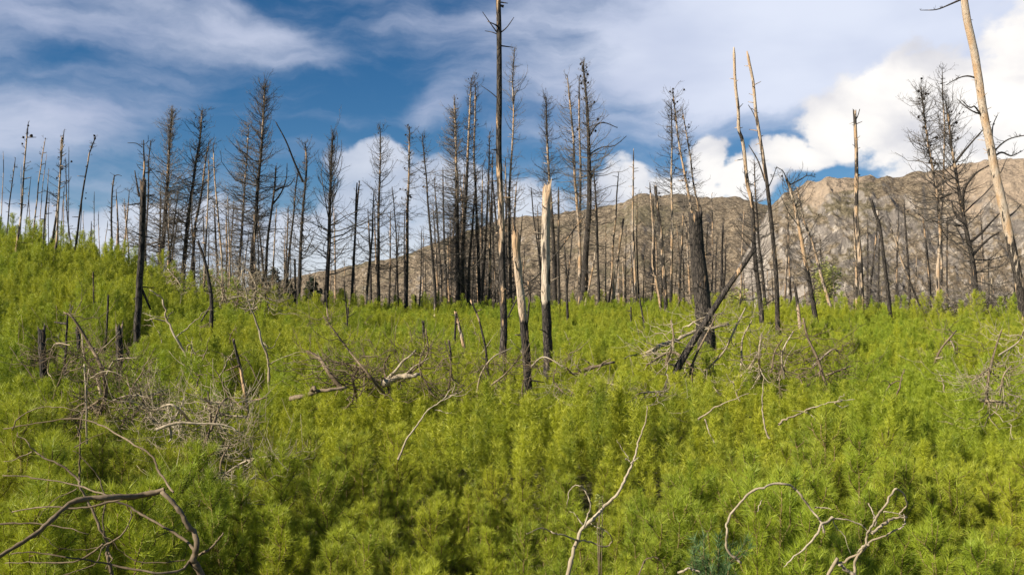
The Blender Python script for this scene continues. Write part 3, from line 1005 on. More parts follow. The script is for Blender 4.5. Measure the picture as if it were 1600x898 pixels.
tree('pine with a round open crown and fine up-curved limbs before the small white cloud', [(591, 480), (592, 420), (592, 340), (594, 260), (594, 200)], 8, 2, cr(120, (0.25, 1), (2.3, 0.8), (10, 50), tw=4), ((0, 0), (0.4, 0.2), (0.7, 0.5), (1, 0.2)), group=G_WALL, cones=3)
tree('wiry thin pine between the round crowned pine and the knobbly one', [(622, 482), (620, 400), (617, 340), (614, 292)], 4, 1.6, cr(40, (0.2, 1), (1.1, 0.5)), CH, group=G_WALL)
tree('knobbly pine hung with dark clumps of cones down its whole top half', [(634, 480), (635, 420), (637, 340), (639, 260), (641, 197)], 9, 2.5, cr(120, (0.25, 1), (1.7, 0.6), (-8, 15), tw=4, grey=True), MIX, group=G_WALL, cones=16, cone_size=0.19)
tree('pine with a curving trunk and a hooked foot, right of the knobbly one', [(679, 492), (679, 440), (673, 370), (667, 300), (662, 250), (660, 208)], 7, 2, cr(70, (0.35, 1), (1.6, 0.6), (0, 30)), CH, group=G_WALL, cones=3)
# -- the centre cluster
tree('grey hazy pine with a white peeled upper trunk at the left of the centre cluster', [(714, 480), (714, 400), (714, 300), (712, 220), (709, 150)], 10, 3, [cr(300, (0.2, 0.95), (2.5, 1.0), (-8, 20), tw=6, grey=True, bias=(math.pi, 0.35)), cr(40, (0.8, 1), (0.8, 0.4), (40, 60))], ((0, 0), (0.5, 0.05), (0.66, 0.6), (0.95, 0.6), (1, 0.2)), group=G_WALL, cones=5)
tree('dark pine rising highest at the left of the centre cluster', [(720, 482), (723, 400), (728, 300), (732, 200), (735, 122)], 9, 2.5, cr(130, (0.3, 1), (1.8, 0.7), (0, 30), tw=4), TOP, group=G_WALL, cones=9)
tree('pine with a white striped upper trunk beside the highest dark pine of the centre cluster', [(750, 480), (747, 400), (743, 300), (742, 220), (743, 128)], 8, 2.5, cr(110, (0.35, 1), (1.6, 0.8), (5, 40), tw=4), ((0, 0), (0.45, 0.1), (0.6, 0.7), (0.9, 0.7), (1, 0.2)), group=G_WALL, cones=6)
tree('shorter dark pine leaning right, under the tall bare mast of the centre', [(752, 482), (757, 400), (762, 300), (765, 207)], 7, 2, cr(80, (0.35, 1), (1.3, 0.6), (10, 40)), CH, group=G_WALL, cones=4)
tree('narrow pine with a tan foot squeezed behind the tall bare mast', [(764, 480), (765, 400), (768, 300), (770, 240)], 6, 2, cr(50, (0.35, 1), (1.1, 0.5)), ((0, 0.1), (0.25, 0.6), (0.5, 0.2), (1, 0.2)), group=G_WALL)
tree('tall bare mast running out of the picture top, one cone near its tip', [(786, 566), (786, 500), (784, 420), (783, 300), (781, 180), (780, 60), (777, -40)], 12, 7, None, ((0, 0.05), (0.14, 0.15), (0.22, 0.42), (0.42, 0.48), (0.5, 0.2), (1, 0.22)), name='bare_mast', cat='burnt tree', sides=12,
     arms=[([(780, 60), (768, 46), (755, 30)], 2.4, 1), ([(780, 60), (770, 54), (758, 50)], 2, 1), ([(780, 58), (792, 50), (803, 37)], 2.4, 1), ([(779, 14), (783, 15), (787, 16)], 3, 5, 0), ([(782, 160), (768, 148), (752, 137)], 2, .8)])
tree('pale slender pine with a feathery top just right of the tall bare mast', [(797, 480), (797, 400), (797, 300), (801, 200), (802, 140), (804, 78)], 7, 2, [cr(80, (0.3, 1), (1.8, 0.9), (5, 40), tw=4, grey=True), cr(30, (0.75, 1), (1.6, 0.6), (50, 75), tw=4)], ((0, 0), (0.3, 0.4), (0.6, 0.55), (0.85, 0.7), (1, 0.3)), group=G_WALL)
tree('leaning snag with a pale peeled upper half and a splintered top, dark below', [(824, 594), (821, 545), (815, 480), (809, 420), (805, 374)], 14, 12, None, ((0, 0.0), (0.34, 0.0), (0.44, 0.7), (0.95, 0.75), (1, 1.0)), name='broken_snag', cat='burnt snag', group=G_SNAG, broken=20, sides=14, rough=0.2,
     arms=[([(805, 374), (804, 352), (804, 334)], 4, 1.5)])
tree('upright white snag with a dark foot, next to the leaning pale snag', [(856, 560), (856, 520), (854, 470), (854, 400), (855, 294)], 14, 12, None, ((0, 0.0), (0.24, 0.0), (0.32, 0.85), (0.95, 0.85), (1, 1.0)), name='broken_snag', cat='burnt snag', group=G_SNAG, broken=12, sides=14, rough=0.2)
tree('twiggy pine rising straight behind the upright white snag', [(868, 482), (866, 400), (862, 330), (857, 230), (853, 150)], 10, 2.5, [cr(150, (0.3, 1), (2.3, 0.7), (0, 35), tw=5), cr(30, (0.8, 1), (0.8, 0.5), (50, 70))], ((0, 0), (0.4, 0.15), (0.55, 0.6), (0.78, 0.6), (0.85, 0.1), (1, 0.1)), group=G_WALL)
tree('thin dark stake leaning left of the upright white snag', [(847, 470), (842, 400), (834, 340), (829, 293)], 4, 2, None, CH, group=G_SNAG, name='broken_snag', cat='burnt snag', d=60)
tree('straight dark stake close behind the right side of the white snag', [(874, 480), (872, 400), (872, 293)], 6, 3.5, cr(16, (0.3, 1), (0.6, 0.3)), CH, name='broken_snag', cat='burnt snag', group=G_SNAG, d=70)
tree('short dark stake standing in the saplings right of the white snag', [(887, 506), (885, 440), (883, 384)], 6, 3, None, CH, name='broken_snag', cat='burnt snag', group=G_SNAG)
tree('thick tall pine studded with cones to its tip, right of the centre', [(909, 484), (915, 420), (921, 330), (921, 250), (918, 160), (913, 92)], 15, 3, [cr(150, (0.3, 1), (3.0, 0.7), (5, 35), tw=5, grey=True), cr(40, (0.7, 1), (0.8, 0.5), (30, 50))], ((0, 0.0), (0.55, 0.1), (0.8, 0.35), (1, 0.1)), group=G_WALL, cones=24, cone_size=0.22,
     arms=[([(920, 215), (932, 195), (945, 190), (966, 198)], 3, 1.2, 0, cr(8, (0.3, 1), (0.5, 0.3))), ([(921, 240), (940, 230), (960, 228), (978, 214)], 2.5, 1, 0, cr(10, (0.3, 1), (0.7, 0.3)))])
tree('pale barked pine leaning into the left side of the thick cone studded pine', [(907, 470), (905, 380), (900, 290), (893, 200), (887, 120)], 8, 2.5, cr(120, (0.35, 1), (1.9, 0.8), (0, 35), tw=4, grey=True), PALE, group=G_WALL, cones=6)
tree('narrow pale pine between the thick cone studded pine and its leaning neighbour', [(905, 440), (906, 360), (906, 260), (904, 122)], 7, 2.5, cr(50, (0.4, 1), (0.9, 0.5)), STRIPE, group=G_WALL, d=92, cones=5)
tree('dark wiry pine on the right flank of the thick cone studded pine', [(936, 484), (933, 400), (930, 300), (928, 262)], 6, 2.5, cr(70, (0.2, 1), (1.7, 0.8), (0, 25), tw=4), CH, group=G_WALL)
tree('white slanting pole leaning right at the foot of the thick cone studded pine', [(913, 484), (920, 450), (928, 410), (930, 390)], 5, 3, None, PALE, group=G_WALL, name='bare_pole', cat='burnt pole')
tree('tall white slanting pole with dark rings, left of two on the brown hillside', [(952, 474), (957, 420), (962, 340), (967, 268)], 6, 2, cr(26, (0.3, 1), (0.8, 0.4)), STRIPE, name='bare_pole', cat='burnt pole', group='white poles before the brown hillside')
tree('short broken white slanting pole, right of two on the brown hillside', [(957, 478), (963, 420), (973, 343)], 7, 4, cr(10, (0.5, 1), (0.5, 0.3)), PALE, name='bare_pole', cat='burnt pole', group='white poles before the brown hillside', broken=3)
tree('straight white pole ringed with dark knots whose thin tip stands above the hillside', [(994, 485), (992, 430), (989, 350), (989, 290), (988, 234)], 6, 2, cr(36, (0.2, 1), (0.9, 0.3), tw=2), STRIPE, name='bare_pole', cat='burnt pole', group='white poles before the brown hillside')
tree('thin pink-white stick right of the two slanting white poles', [(974, 484), (974, 440), (974, 402)], 3, 2, None, PALE, name='bare_pole', cat='burnt pole', group='white poles before the brown hillside')
tree('wavy striped pole with a crook halfway down, before the brown hillside', [(1033, 488), (1026, 440), (1019, 410), (1020, 360), (1015, 285)], 6, 3, cr(50, (0.2, 1), (1.3, 0.6)), STRIPE, name='bare_pole', cat='burnt pole', group='white poles before the brown hillside')
tree('sturdy grey mottled trunk with a blunt top, before the brown hillside', [(1042, 490), (1038, 430), (1032, 360), (1025, 293)], 9, 6, cr(40, (0.2, 1), (1.2, 0.6)), ((0, 0.3), (0.5, 0.5), (1, 0.2)), name='broken_snag', cat='burnt snag', group='white poles before the brown hillside', broken=3)
tree('pine with a white trunk and long left side twigs, right of the grey mottled trunk', [(1048, 486), (1047, 420), (1047, 340), (1048, 260), (1048, 160)], 7, 2, cr(110, (0.3, 1), (2.0, 0.8), (0, 30), tw=4, bias=(math.pi, 0.4)), ((0, 0.1), (0.2, 0.4), (0.5, 0.65), (0.85, 0.5), (1, 0.2)), group=G_WALL, cones=6)
tree('cone topped pine leaning left above the thick black broken trunk', [(1094, 460), (1089, 370), (1078, 310), (1066, 250), (1058, 200), (1052, 139)], 8, 2.5, cr(110, (0.35, 1), (2.0, 0.7), (0, 35), tw=4, grey=True), STRIPE, group=G_WALL, cones=14, cone_size=0.20, d=88)
tree('slim pine with knobs of cones leaning left, right of the cone topped pine', [(1100, 470), (1094, 360), (1085, 290), (1075, 230), (1066, 170)], 6, 2, cr(90, (0.35, 1), (1.9, 0.7), (0, 40), tw=4), STRIPE, group=G_WALL, cones=9, cone_size=0.19, d=90)
tree('thick black broken trunk with deeply cracked bark, the stoutest one in the picture', [(1104, 538), (1101, 490), (1096, 430), (1091, 380), (1087, 332)], 32, 20, None, ((0, 0.0), (0.85, 0.0), (1, 0.15)), name='broken_snag', cat='burnt snag', group=G_SNAG, broken=5, sides=20, rough=0.1,
     arms=[([(1088, 380), (1078, 355), (1072, 330)], 3, 1.2), ([(1092, 350), (1100, 335), (1099, 318)], 3, 1.5)])
tree('charred log leaning steeply right across the foot of the thick black trunk', [(1058, 575), (1085, 530), (1112, 487), (1145, 435), (1176, 390)], 13, 7, None, ((0, 0), (0.7, 0.12), (1, 0.4)), name='leaning_log', cat='leaning log', sink=False, broken=5, sides=12, rough=0.1)
tree('thin charred stick leaning right from the white snag towards the cone studded pine', [(812, 458), (840, 430), (870, 395), (895, 360), (912, 338)], 3, 3, cr(10, (0.5, 1), (0.5, 0.3)), ((0, 0), (1, 0.3)), name='leaning_stick', cat='leaning stick', d=55)
tree('tall kinked silver pole, left one of the slanting pair high above the hillside', [(1192, 518), (1188, 470), (1179, 400), (1174, 320), (1167, 285), (1163, 235), (1161, 217), (1155, 202), (1153, 170), (1147, 130), (1143, 76)], 8, 4, cr(26, (0.15, 0.6), (1.2, 0.6), tw=3), ((0, 0), (0.3, 0.1), (0.45, 0.35), (0.62, 0.6), (1, 0.75)), name='bare_mast', cat='burnt tree', sides=11)
tree('tall straight silver pole with a black foot, right one of the slanting pair', [(1217, 520), (1213, 440), (1206, 370), (1196, 290), (1188, 240), (1180, 180), (1173, 130), (1165, 83)], 8, 4, None, ((0, 0), (0.45, 0.0), (0.6, 0.35), (1, 0.75)), name='bare_mast', cat='burnt tree', sides=11,
     arms=[([(1181, 195), (1175, 178), (1168, 165)], 2, 1), ([(1193, 285), (1184, 250), (1172, 225)], 3, 1.2), ([(1197, 296), (1205, 280), (1212, 262)], 2, 1, 0, cr(6, (0.3, 1), (0.4, 0.2)))])
tree('dark twiggy pine behind the foot of the slanting silver pair', [(1196, 486), (1190, 420), (1182, 340), (1178, 250)], 7, 2, cr(80, (0.2, 1), (1.6, 0.7), (0, 30), tw=4), CH, group=G_WALL, cones=6)
tree('pale ragged pine with a snapped spiky top, just right of the slanting silver pair', [(1275, 505), (1266, 450), (1256, 396), (1245, 340), (1236, 305), (1227, 276)], 10, 5, cr(60, (0.3, 1), (1.6, 1.0), (15, 50), tw=4), ((0, 0), (0.3, 0.15), (0.5, 0.7), (0.9, 0.6), (1, 0.3)), group=G_WALL,
     arms=[([(1232, 290), (1248, 282), (1258, 276), (1270, 279)], 2.5, 1, 0, cr(9, (0.2, 1), (0.6, 0.3))), ([(1228, 280), (1222, 268), (1212, 262)], 2, 1)], cones=4)
tree('second pale trunk leaning left close behind the ragged snapped pine', [(1300, 488), (1283, 430), (1270, 380), (1256, 340), (1245, 292)], 8, 3, cr(50, (0.3, 1), (1.3, 0.7)), PALE, group=G_WALL)
tree('pale post hidden among saplings left of the ragged snapped pine', [(1252, 522), (1246, 480), (1240, 444)], 7, 4, cr(14, (0.3, 1), (0.7, 0.4)), ((0, 0.7), (0.5, 0.5), (1, 0.1)), name='broken_snag', cat='burnt snag', group=G_SNAG)
tree('straight lone mast with a blunt top and two stubs, before the white cloud bank', [(1347, 492), (1346, 430), (1343, 350), (1343, 270), (1341, 172)], 10, 6, cr(14, (0.1, 0.5), (0.7, 0.4)), ((0, 0.45), (0.3, 0.5), (0.6, 0.42), (1, 0.5)), name='bare_mast', cat='burnt tree', broken=4, sides=11,
     arms=[([(1341, 186), (1345, 179), (1348, 168)], 2, 1.2), ([(1341, 192), (1346, 190), (1351, 188)], 1.6, 0.8), ([(1343, 272), (1348, 272)], 3, 2)])
tree('thinner knobbly pole standing just left of the straight lone mast', [(1338, 490), (1337, 430), (1334, 380), (1331, 330)], 6, 3, cr(50, (0.2, 1), (1.1, 0.5)), STRIPE, group=G_WALL, cones=4)
tree('jet black curved snag with a pointed tip, right of the straight lone mast', [(1391, 500), (1388, 460), (1381, 410), (1376, 360), (1370, 335), (1363, 313)], 9, 5, None, ((0, -0.5), (1, -0.5)), name='broken_snag', cat='burnt snag', group=G_SNAG, broken=4, arms=[([(1374, 345), (1377, 341), (1380, 338)], 2, 1.5)])
tree('thin slanting pale pole leaning left, right of the jet black curved snag', [(1441, 486), (1428, 455), (1413, 420), (1398, 375), (1386, 345)], 5, 2.2, cr(30, (0.1, 1), (0.8, 0.5)), ((0, 0.05), (0.3, 0.1), (0.5, 0.7), (1, 0.5)), name='bare_pole', cat='burnt pole')
tree('cone hung pine with a white striped trunk, left of the wide armed pine', [(1469, 492), (1467, 420), (1470, 350), (1462, 270), (1452, 200), (1445, 132)], 8, 2.2, [cr(130, (0.4, 1), (2.3, 0.9), (0, 40), tw=5), cr(20, (0.8, 1), (1.1, 0.6), (45, 70))], ((0, 0.4), (0.2, 0.65), (0.5, 0.5), (0.8, 0.4), (1, 0.3)), group=G_WALL, cones=12, cone_size=0.19)
tree('slim straight pine between the cone hung pine and the wide armed one', [(1470, 486), (1470, 400), (1473, 280), (1476, 180), (1476, 105)], 6, 2, cr(110, (0.4, 1), (1.7, 0.8), (5, 45), tw=4), STRIPE, group=G_WALL, cones=5, d=76)
tree('wide armed dark pine with heavy curving limbs, left of the great leaning trunk', [(1529, 492), (1524, 420), (1508, 340), (1496, 262), (1486, 205), (1478, 160)], 12, 3, [cr(80, (0.25, 1), (2.6, 1.2), (5, 45), tw=5), cr(20, (0.75, 1), (1.2, 0.6), (45, 70))], ((0, 0), (0.3, 0.05), (0.6, 0.4), (0.75, 0.4), (1, 0.1)), group=G_WALL, cones=8, d=62,
     arms=[([(1508, 330), (1503, 300), (1515, 275), (1534, 262)], 5, 2, 0, cr(10, (0.2, 1), (0.8, 0.4))), ([(1516, 380), (1535, 365), (1555, 345), (1580, 320)], 5, 1.5, 0, cr(12, (0.2, 1), (0.9, 0.4))), ([(1494, 255), (1506, 235), (1522, 212), (1535, 195)], 4, 1.5, 0, cr(10, (0.2, 1), (0.8, 0.4))), ([(1520, 400), (1545, 375), (1565, 362)], 5, 2), ([(1512, 350), (1498, 330), (1497, 310)], 5, 2)])
tree('great pale leaning trunk with peeled tan bark at the right edge of the picture', [(1604, 505), (1592, 435), (1573, 345), (1556, 270), (1547, 225), (1536, 180), (1529, 145), (1518, 85), (1503, 20), (1496, -40)], 17, 13, None, ((0, 0.35), (0.2, 0.5), (0.35, 0.85), (0.5, 0.7), (0.62, 0.9), (1, 0.9)), name='leaning_dead_tree', cat='burnt tree', sides=16, rough=0.1,
     arms=[([(1497, 3), (1480, 10), (1462, 16), (1440, 15)], 3.5, 1, 0, cr(4, (0.5, 1), (0.3, 0.2))), ([(1524, 124), (1512, 119), (1500, 121), (1484, 130)], 3.2, 1.2, 0, cr(4, (0.5, 1), (0.4, 0.2))), ([(1536, 180), (1522, 174), (1510, 164), (1500, 152)], 3, 1, 0, cr(8, (0.2, 1), (0.7, 0.3))),
           ([(1533, 182), (1520, 168), (1512, 170), (1498, 160)], 3, 1, 0, cr(8, (0.2, 1), (0.5, 0.3))), ([(1552, 245), (1566, 238), (1582, 243), (1600, 235)], 4, 1.5, 0, cr(10, (0.2, 1), (0.8, 0.4))), ([(1550, 240), (1562, 226), (1575, 218), (1596, 214)], 3, 1.5, 0, cr(10, (0.2, 1), (0.8, 0.4))),
           ([(1553, 248), (1554, 220), (1558, 195), (1568, 176)], 3, 1.2, 0, cr(8, (0.2, 1), (0.6, 0.3))), ([(1574, 340), (1588, 330), (1600, 318)], 3, 1.5)])

# -- smaller burnt posts scattered in the field
posts = [
    ('white peeled leaning post in the saplings left of the tall bare mast', [(725, 545), (720, 520), (712, 488)], 7, 4, PALE, 0),
    ('black curved rod rising behind the brush left of the tall bare mast', [(762, 578), (758, 540), (748, 500), (735, 470)], 5, 2.5, CH, 0),
    ('dark post close on the left of the white peeled leaning post', [(709, 545), (711, 515), (712, 490)], 5, 3, CH, 0),
    ('gnarled dark post standing among the brown brush in mid field', [(665, 570), (663, 540), (661, 503)], 8, 4, CH, 5),
    ('small dark hooked stub right of the gnarled post in mid field', [(706, 572), (704, 550), (701, 532)], 4, 3, CH, 0),
    ('two toned rotten post, pale below and black above, right of the left branch heap', [(385, 628), (380, 590), (372, 556), (368, 530)], 9, 4, ((0, 0.6), (0.5, 0.55), (0.7, 0.1), (1, 0)), 0),
    ('short dark post before the edge of the field left of the white slanting poles', [(822, 520), (827, 470), (825, 440)], 4, 3, CH, 0),
    ('black low post in the saplings below the white ringed pole', [(986, 512), (986, 480)], 4, 3, CH, 0),
    ('charred stake leaning left in the saplings below the wavy striped pole', [(1008, 512), (1002, 480), (1000, 462)], 5, 3, CH, 0),
    ('thin dark stick at the far edge right of the pine with the pale foot', [(545, 500), (544, 480)], 4, 3, CH, 0),
    ('knobbly charred spindle in the field before the broad open pine', [(543, 508), (541, 470), (538, 440)], 3.5, 2, CH, 2),
    ('pale footed spindle in front of the broad open pine', [(512, 500), (511, 480), (510, 455)], 3.5, 2.5, PALE, 0),
    ('low black post at the far edge left of the broad open pine', [(461, 478), (461, 440), (461, 405)], 6, 4, CH, 0),
    ('stout dark stub at the far edge by the knobbly pine', [(649, 482), (649, 462)], 5, 4, CH, 0),
    ('short charred rod by the foot of the pine with a hooked foot', [(679, 500), (680, 472)], 4, 3, STRIPE, 0),
]
for lb, pts_, a_, b_, pk_, nb in posts:
    tree(lb, pts_, a_, b_, cr(nb, (0.3, 1), (0.5, 0.3)) if nb else None, pk_, name='burnt_post', cat='burnt post', group='short burnt posts in the sapling field', broken=2)

# -- the crowd of thin burnt pines behind the field edge
crowd = []
rr = random.Random(5)
zones = [(180, 260, 9, 'thin burnt pine in the grey row behind the black snag of the left slope', 300, 380), (260, 430, 26, 'thin burnt pine crowded among the feet of the tall dense crowns left of centre', 300, 420),
         (430, 700, 24, 'thin burnt pine in the sparse background row between the broad open pine and the centre cluster', 330, 440), (690, 800, 42, 'thin dark pine packed into the thicket of trunks under the centre cluster', 270, 420),
         (800, 960, 18, 'thin dark pine in the background behind the two pale snags', 330, 440), (960, 1130, 30, 'thin grey pine in the tangled wood before the brown hillside', 300, 430),
         (1130, 1330, 16, 'thin grey pine in front of the rocky mountain foot, beside the slanting silver pair', 340, 450), (1330, 1600, 24, 'thin grey pine in the scrubby wood at the foot of the mountain on the right', 330, 455)]
protos = []
for k in range(9):
    n_ = [14, 40, 70, 24, 90, 55, 35, 60, 20][k]
    tr_ = tree('', [(800, 470), (800 + rr.uniform(-3, 3), 400), (800 + rr.uniform(-6, 6), 300)], 5.5, 1.8, cr(n_, (0.12, 1), (1.9 if k % 2 else 1.3, 0.5), (-5, 30), tw=4, grey=bool(k % 3)), [CH, MIX, STRIPE, PALE, CH, CH, MIX, CH, STRIPE][k], d=85, sides=6, seed=900 + k, cones=4 if k in (2, 5) else 0)
    protos.append(tr_)
first = set()
for zi, (x0, x1, n_, lb, yt0, yt1) in enumerate(zones):
    for i in range(n_):
        px_ = x0 + (x1 - x0) * (i + rr.random()) / n_
        a_ = math.atan2(pix_dir(px_, 480)[0], 1)
        r_ = float(np.interp(a_, _az, sky_dc)) + rr.uniform(1, 30)
        k = rr.randrange(9)
        pr = protos[k]
        Y_ = r_ * math.cos(a_)
        X_ = r_ * math.sin(a_)
        gz0 = float(ground(X_, Y_))
        ytop = rr.uniform(yt0, yt1)
        ztop = P(px_, ytop, Y_)[2]
        hgt_ = ztop - gz0
        s_ = hgt_ / (170 / F * 85 + 1.7)
        if k in first:
            root = pr.copy()
            COL.objects.link(root)
            for ch in pr.children:
                c = ch.copy()
                COL.objects.link(c)
                c.parent = root
        else:
            first.add(k)
            root = pr
        root.location = (X_, Y_, gz0 - 0.1)
        root.rotation_euler = (rr.uniform(-.05, .05), rr.uniform(-.07, .07), rr.uniform(0, 6.28))
        sx = rr.uniform(0.8, 1.15)
        sx *= 0.8 + 0.2 * (85 / Y_)
        root.scale = (s_ * sx, s_ * sx, s_)
        lm_, sd_ = near_mark(MARKS, px_)
        size_ = 'tall' if ytop < yt0 + (yt1 - yt0) * 0.33 else 'low' if ytop > yt0 + (yt1 - yt0) * 0.67 else 'middling'
        look_ = ['nearly bare', 'sparsely twigged', 'twiggy', 'pale barked', 'bushy black', 'twiggy half peeled', 'sparse striped', 'twiggy charred', 'striped bare'][k]
        tag(root, '%s %s background pine, just %s the %s' % (size_, look_, sd_, lm_), 'burnt tree', 'thin burnt pines crowded in the background wood')
# ------------------------------------------------------------------ young pines
def sapling_meshes(rng, H, needles_per_m, nw, nl, sub=True, wh=0.17, spread=0.42, blue=False):
    """stem mesh builder and needle mesh arrays of one young pine"""
    K = 7
    zz = np.linspace(0, H, K)
    lean = rng.randn(2) * 0.04
    leader = np.stack([lean[0] * zz * zz / H + rng.randn(K) * 0.008, lean[1] * zz * zz / H + rng.randn(K) * 0.008, zz], -1)
    shoots = []      # (p0, p1, p2, r)
    whorls = np.arange(0.16 * H, H * 0.97, wh) + rng.randn(len(np.arange(0.16 * H, H * 0.97, wh))) * 0.02
    for z in whorls:
        t_ = z / H
        nb = rng.randint(4, 7)
        ph0 = rng.rand() * 6.28
        L = spread * (1 - t_) ** 0.42 * (0.75 + 0.45 * rng.rand()) + 0.10
        for b_ in range(nb):
            ph = ph0 + b_ * 6.283 / nb + rng.randn() * 0.2
            e0 = math.radians(25 + 28 * t_ + rng.randn() * 8)
            e1 = math.radians(70 + 10 * t_ + rng.randn() * 7)
            l = L * (0.7 + 0.5 * rng.rand())
            o = np.array([np.interp(z, zz, leader[:, 0]), np.interp(z, zz, leader[:, 1]), z])
            d0 = np.array([math.cos(e0) * math.cos(ph), math.cos(e0) * math.sin(ph), math.sin(e0)])
            d1 = np.array([math.cos(e1) * math.cos(ph), math.cos(e1) * math.sin(ph), math.sin(e1)])
            m = o + d0 * l * 0.55
            e = m + d1 * l * 0.5
            shoots.append((o, m, e, 0.006))
            if sub and l > 0.2:
                for s_ in range(rng.randint(0, 3)):
                    u = 0.35 + 0.5 * rng.rand()
                    st = o * (1 - u) + m * u if u < 0.5 else m * (1.4 - u) / 0.9 + e * (u - 0.5) / 0.9
                    ph2 = ph + rng.choice([-1, 1]) * (0.5 + 0.5 * rng.rand())
                    e2 = math.radians(45 + rng.randn() * 12)
                    dd = np.array([math.cos(e2) * math.cos(ph2), math.cos(e2) * math.sin(ph2), math.sin(e2)])
                    l2 = l * (0.35 + 0.25 * rng.rand())
                    m2 = st + dd * l2 * 0.5
                    shoots.append((st, m2, m2 + (dd + np.array([0, 0, 0.5])) * l2 * 0.4, 0.004))
    shoots.append((leader[-3], leader[-2], leader[-1] + np.array([0, 0, 0.10]), 0.006))
    S0 = np.array([s[0] for s in shoots])
    S1 = np.array([s[1] for s in shoots])
    S2 = np.array([s[2] for s in shoots])
    Ls = np.linalg.norm(S1 - S0, axis=1) + np.linalg.norm(S2 - S1, axis=1)
    cnt = np.maximum((Ls * needles_per_m).astype(int), 6)
    cnt[-1] = int(cnt[-1] * 1.6)
    par = np.repeat(np.arange(len(shoots)), cnt)
    n = len(par)
    u = rng.rand(n) ** 0.8
    u = 0.12 + 0.9 * u
    u = np.minimum(u, 1.0)[:, None]
    p = (1 - u) ** 2 * S0[par] + 2 * u * (1 - u) * (S1[par] * 1.0) + u * u * S2[par]
    ax = (1 - u) * (S1[par] - S0[par]) + u * (S2[par] - S1[par])
    ax /= np.linalg.norm(ax, axis=1, keepdims=True) + 1e-9
    j = rng.randn(n, 3)
    j -= ax * np.sum(j * ax, 1, keepdims=True)
    j /= np.linalg.norm(j, axis=1, keepdims=True) + 1e-9
    ang = np.radians(26 + 38 * rng.rand(n) + 26 * (1 - u[:, 0]))[:, None]
    d = ax * np.cos(ang) + j * np.sin(ang)
    d[:, 2] += 0.08
    l = (nl * (0.75 + 0.5 * rng.rand(n)))[:, None]
    side = np.cross(d, rng.randn(n, 3))
    side /= np.linalg.norm(side, axis=1, keepdims=True) + 1e-9
    wdt = nw * (0.8 + 0.4 * rng.rand(n))[:, None]
    v0 = p - side * wdt * 0.5
    v1 = p + side * wdt * 0.5
    v2 = p + d * l
    V = np.stack([v0, v1, v2], 1).reshape(-1, 3)
    Fc = np.arange(n * 3).reshape(n, 3)
    sh_t = rng.rand(len(shoots)) ** 1.6
    tint = np.clip(sh_t[par] * 0.6 + rng.rand(n) * 0.3 + 0.15 * (u[:, 0] > 0.85), 0, 1)
    tint = np.repeat(tint, 3)
    tint[2::3] = np.minimum(tint[2::3] + 0.12, 1)
    return leader, (S0, S1, S2), V, Fc, tint


def stem_mesh(leader, S):
    mb = MB()
    K = len(leader)
    mb.tubes(leader[None], np.linspace(0.017, 0.006, K)[None], 6)
    S0, S1, S2 = S
    mb.tubes(np.stack([S0, S1, S2], 1), np.repeat(np.array([[0.006, 0.0045, 0.0025]]), len(S0), 0), 3)
    # pale buds at the shoot tips
    return mb


near_var = []
for v in range(9):
    rng = np.random.RandomState(300 + v)
    H = [1.5, 1.75, 1.35, 1.9, 1.6, 1.45, 1.7, 2.0, 1.25][v]
    leader, S, V, Fc, tint = sapling_meshes(rng, H, 590, 0.0034, 0.08, True, 0.20, 0.28 + 0.05 * (v % 3))
    near_var.append((stem_mesh(leader, S).mesh('stem', M_STEM), new_mesh('needles', V, [Fc], M_NEEDLE, {'tint': tint}, smooth=False), H))
blue_var = None
rng = np.random.RandomState(399)
leader, S, V, Fc, tint = sapling_meshes(rng, 1.6, 340, 0.005, 0.07, True, 0.13, 0.42)
blue_var = (stem_mesh(leader, S).mesh('stem', M_STEM), new_mesh('needles', V, [Fc], M_NEEDLEB, {'tint': tint}, smooth=False), 1.6)

# positions: jittered hexagonal scatter over everything the camera could see and a margin beside it
pos = []
sp = 0.57
gx_, gy_ = np.meshgrid(np.arange(-75, 75, sp), np.arange(1.5, 104, sp * 0.9))
gx_ = gx_ + (np.arange(gx_.shape[0]) % 2)[:, None] * sp * 0.5
X_ = gx_.ravel() + rs.uniform(-0.24, 0.24, gx_.size)
Y_ = gy_.ravel() + rs.uniform(-0.24, 0.24, gx_.size)
a_ = np.arctan2(X_, Y_)
r_ = np.hypot(X_, Y_)
dc_ = np.interp(a_, _az, sky_dc)
dens = fbm(X_ / 3.2, Y_ / 3.2, 3, 61)
keep = (np.abs(a_) < math.radians(40) + 1.2 / np.maximum(r_, 1)) & (r_ < dc_ + 9) & (r_ > 4.2) & (rs.rand(len(X_)) < np.clip((dens - 0.27) * 8, 0.8, 1.0))
X_, Y_, a_, r_, dc_ = X_[keep], Y_[keep], a_[keep], r_[keep], dc_[keep]
Z_ = ground(X_, Y_)
hn = fbm(X_ / 2.3 + 40, Y_ / 2.3, 3, 71)
hn = hn + np.clip((r_ - dc_ + 22) / 22, 0, 1) * (0.1 + 0.75 * (rs.rand(len(X_)) > 0.88))
S_ = (0.58 + 0.78 * hn) * (0.80 + 0.38 * rs.rand(len(X_)))
for (bx, by, wd, dmax) in [(824, 590, 16, 29), (857, 560, 14, 32), (786, 562, 12, 32), (1062, 572, 16, 30), (1104, 540, 24, 36), (68, 572, 14, 40), (186, 560, 14, 40), (213, 534, 12, 50), (385, 625, 12, 30), (1217, 520, 10, 60), (725, 545, 12, 40)]:
    pq = 800 + F * X_ / Y_
    need = (CAMZ - Z_ - (by - 449 - F * math.tan(PITCH)) * Y_ / F) / 1.62
    hit_ = (np.abs(pq - bx) < wd + 0.25 * F / Y_) & (Y_ < dmax) & (need > 0.15)
    S_ = np.where(hit_, np.clip(np.minimum(S_, need), 0.35, 2), S_)
S_ = np.where(r_ < 7.5, np.minimum(S_, 0.88), S_)
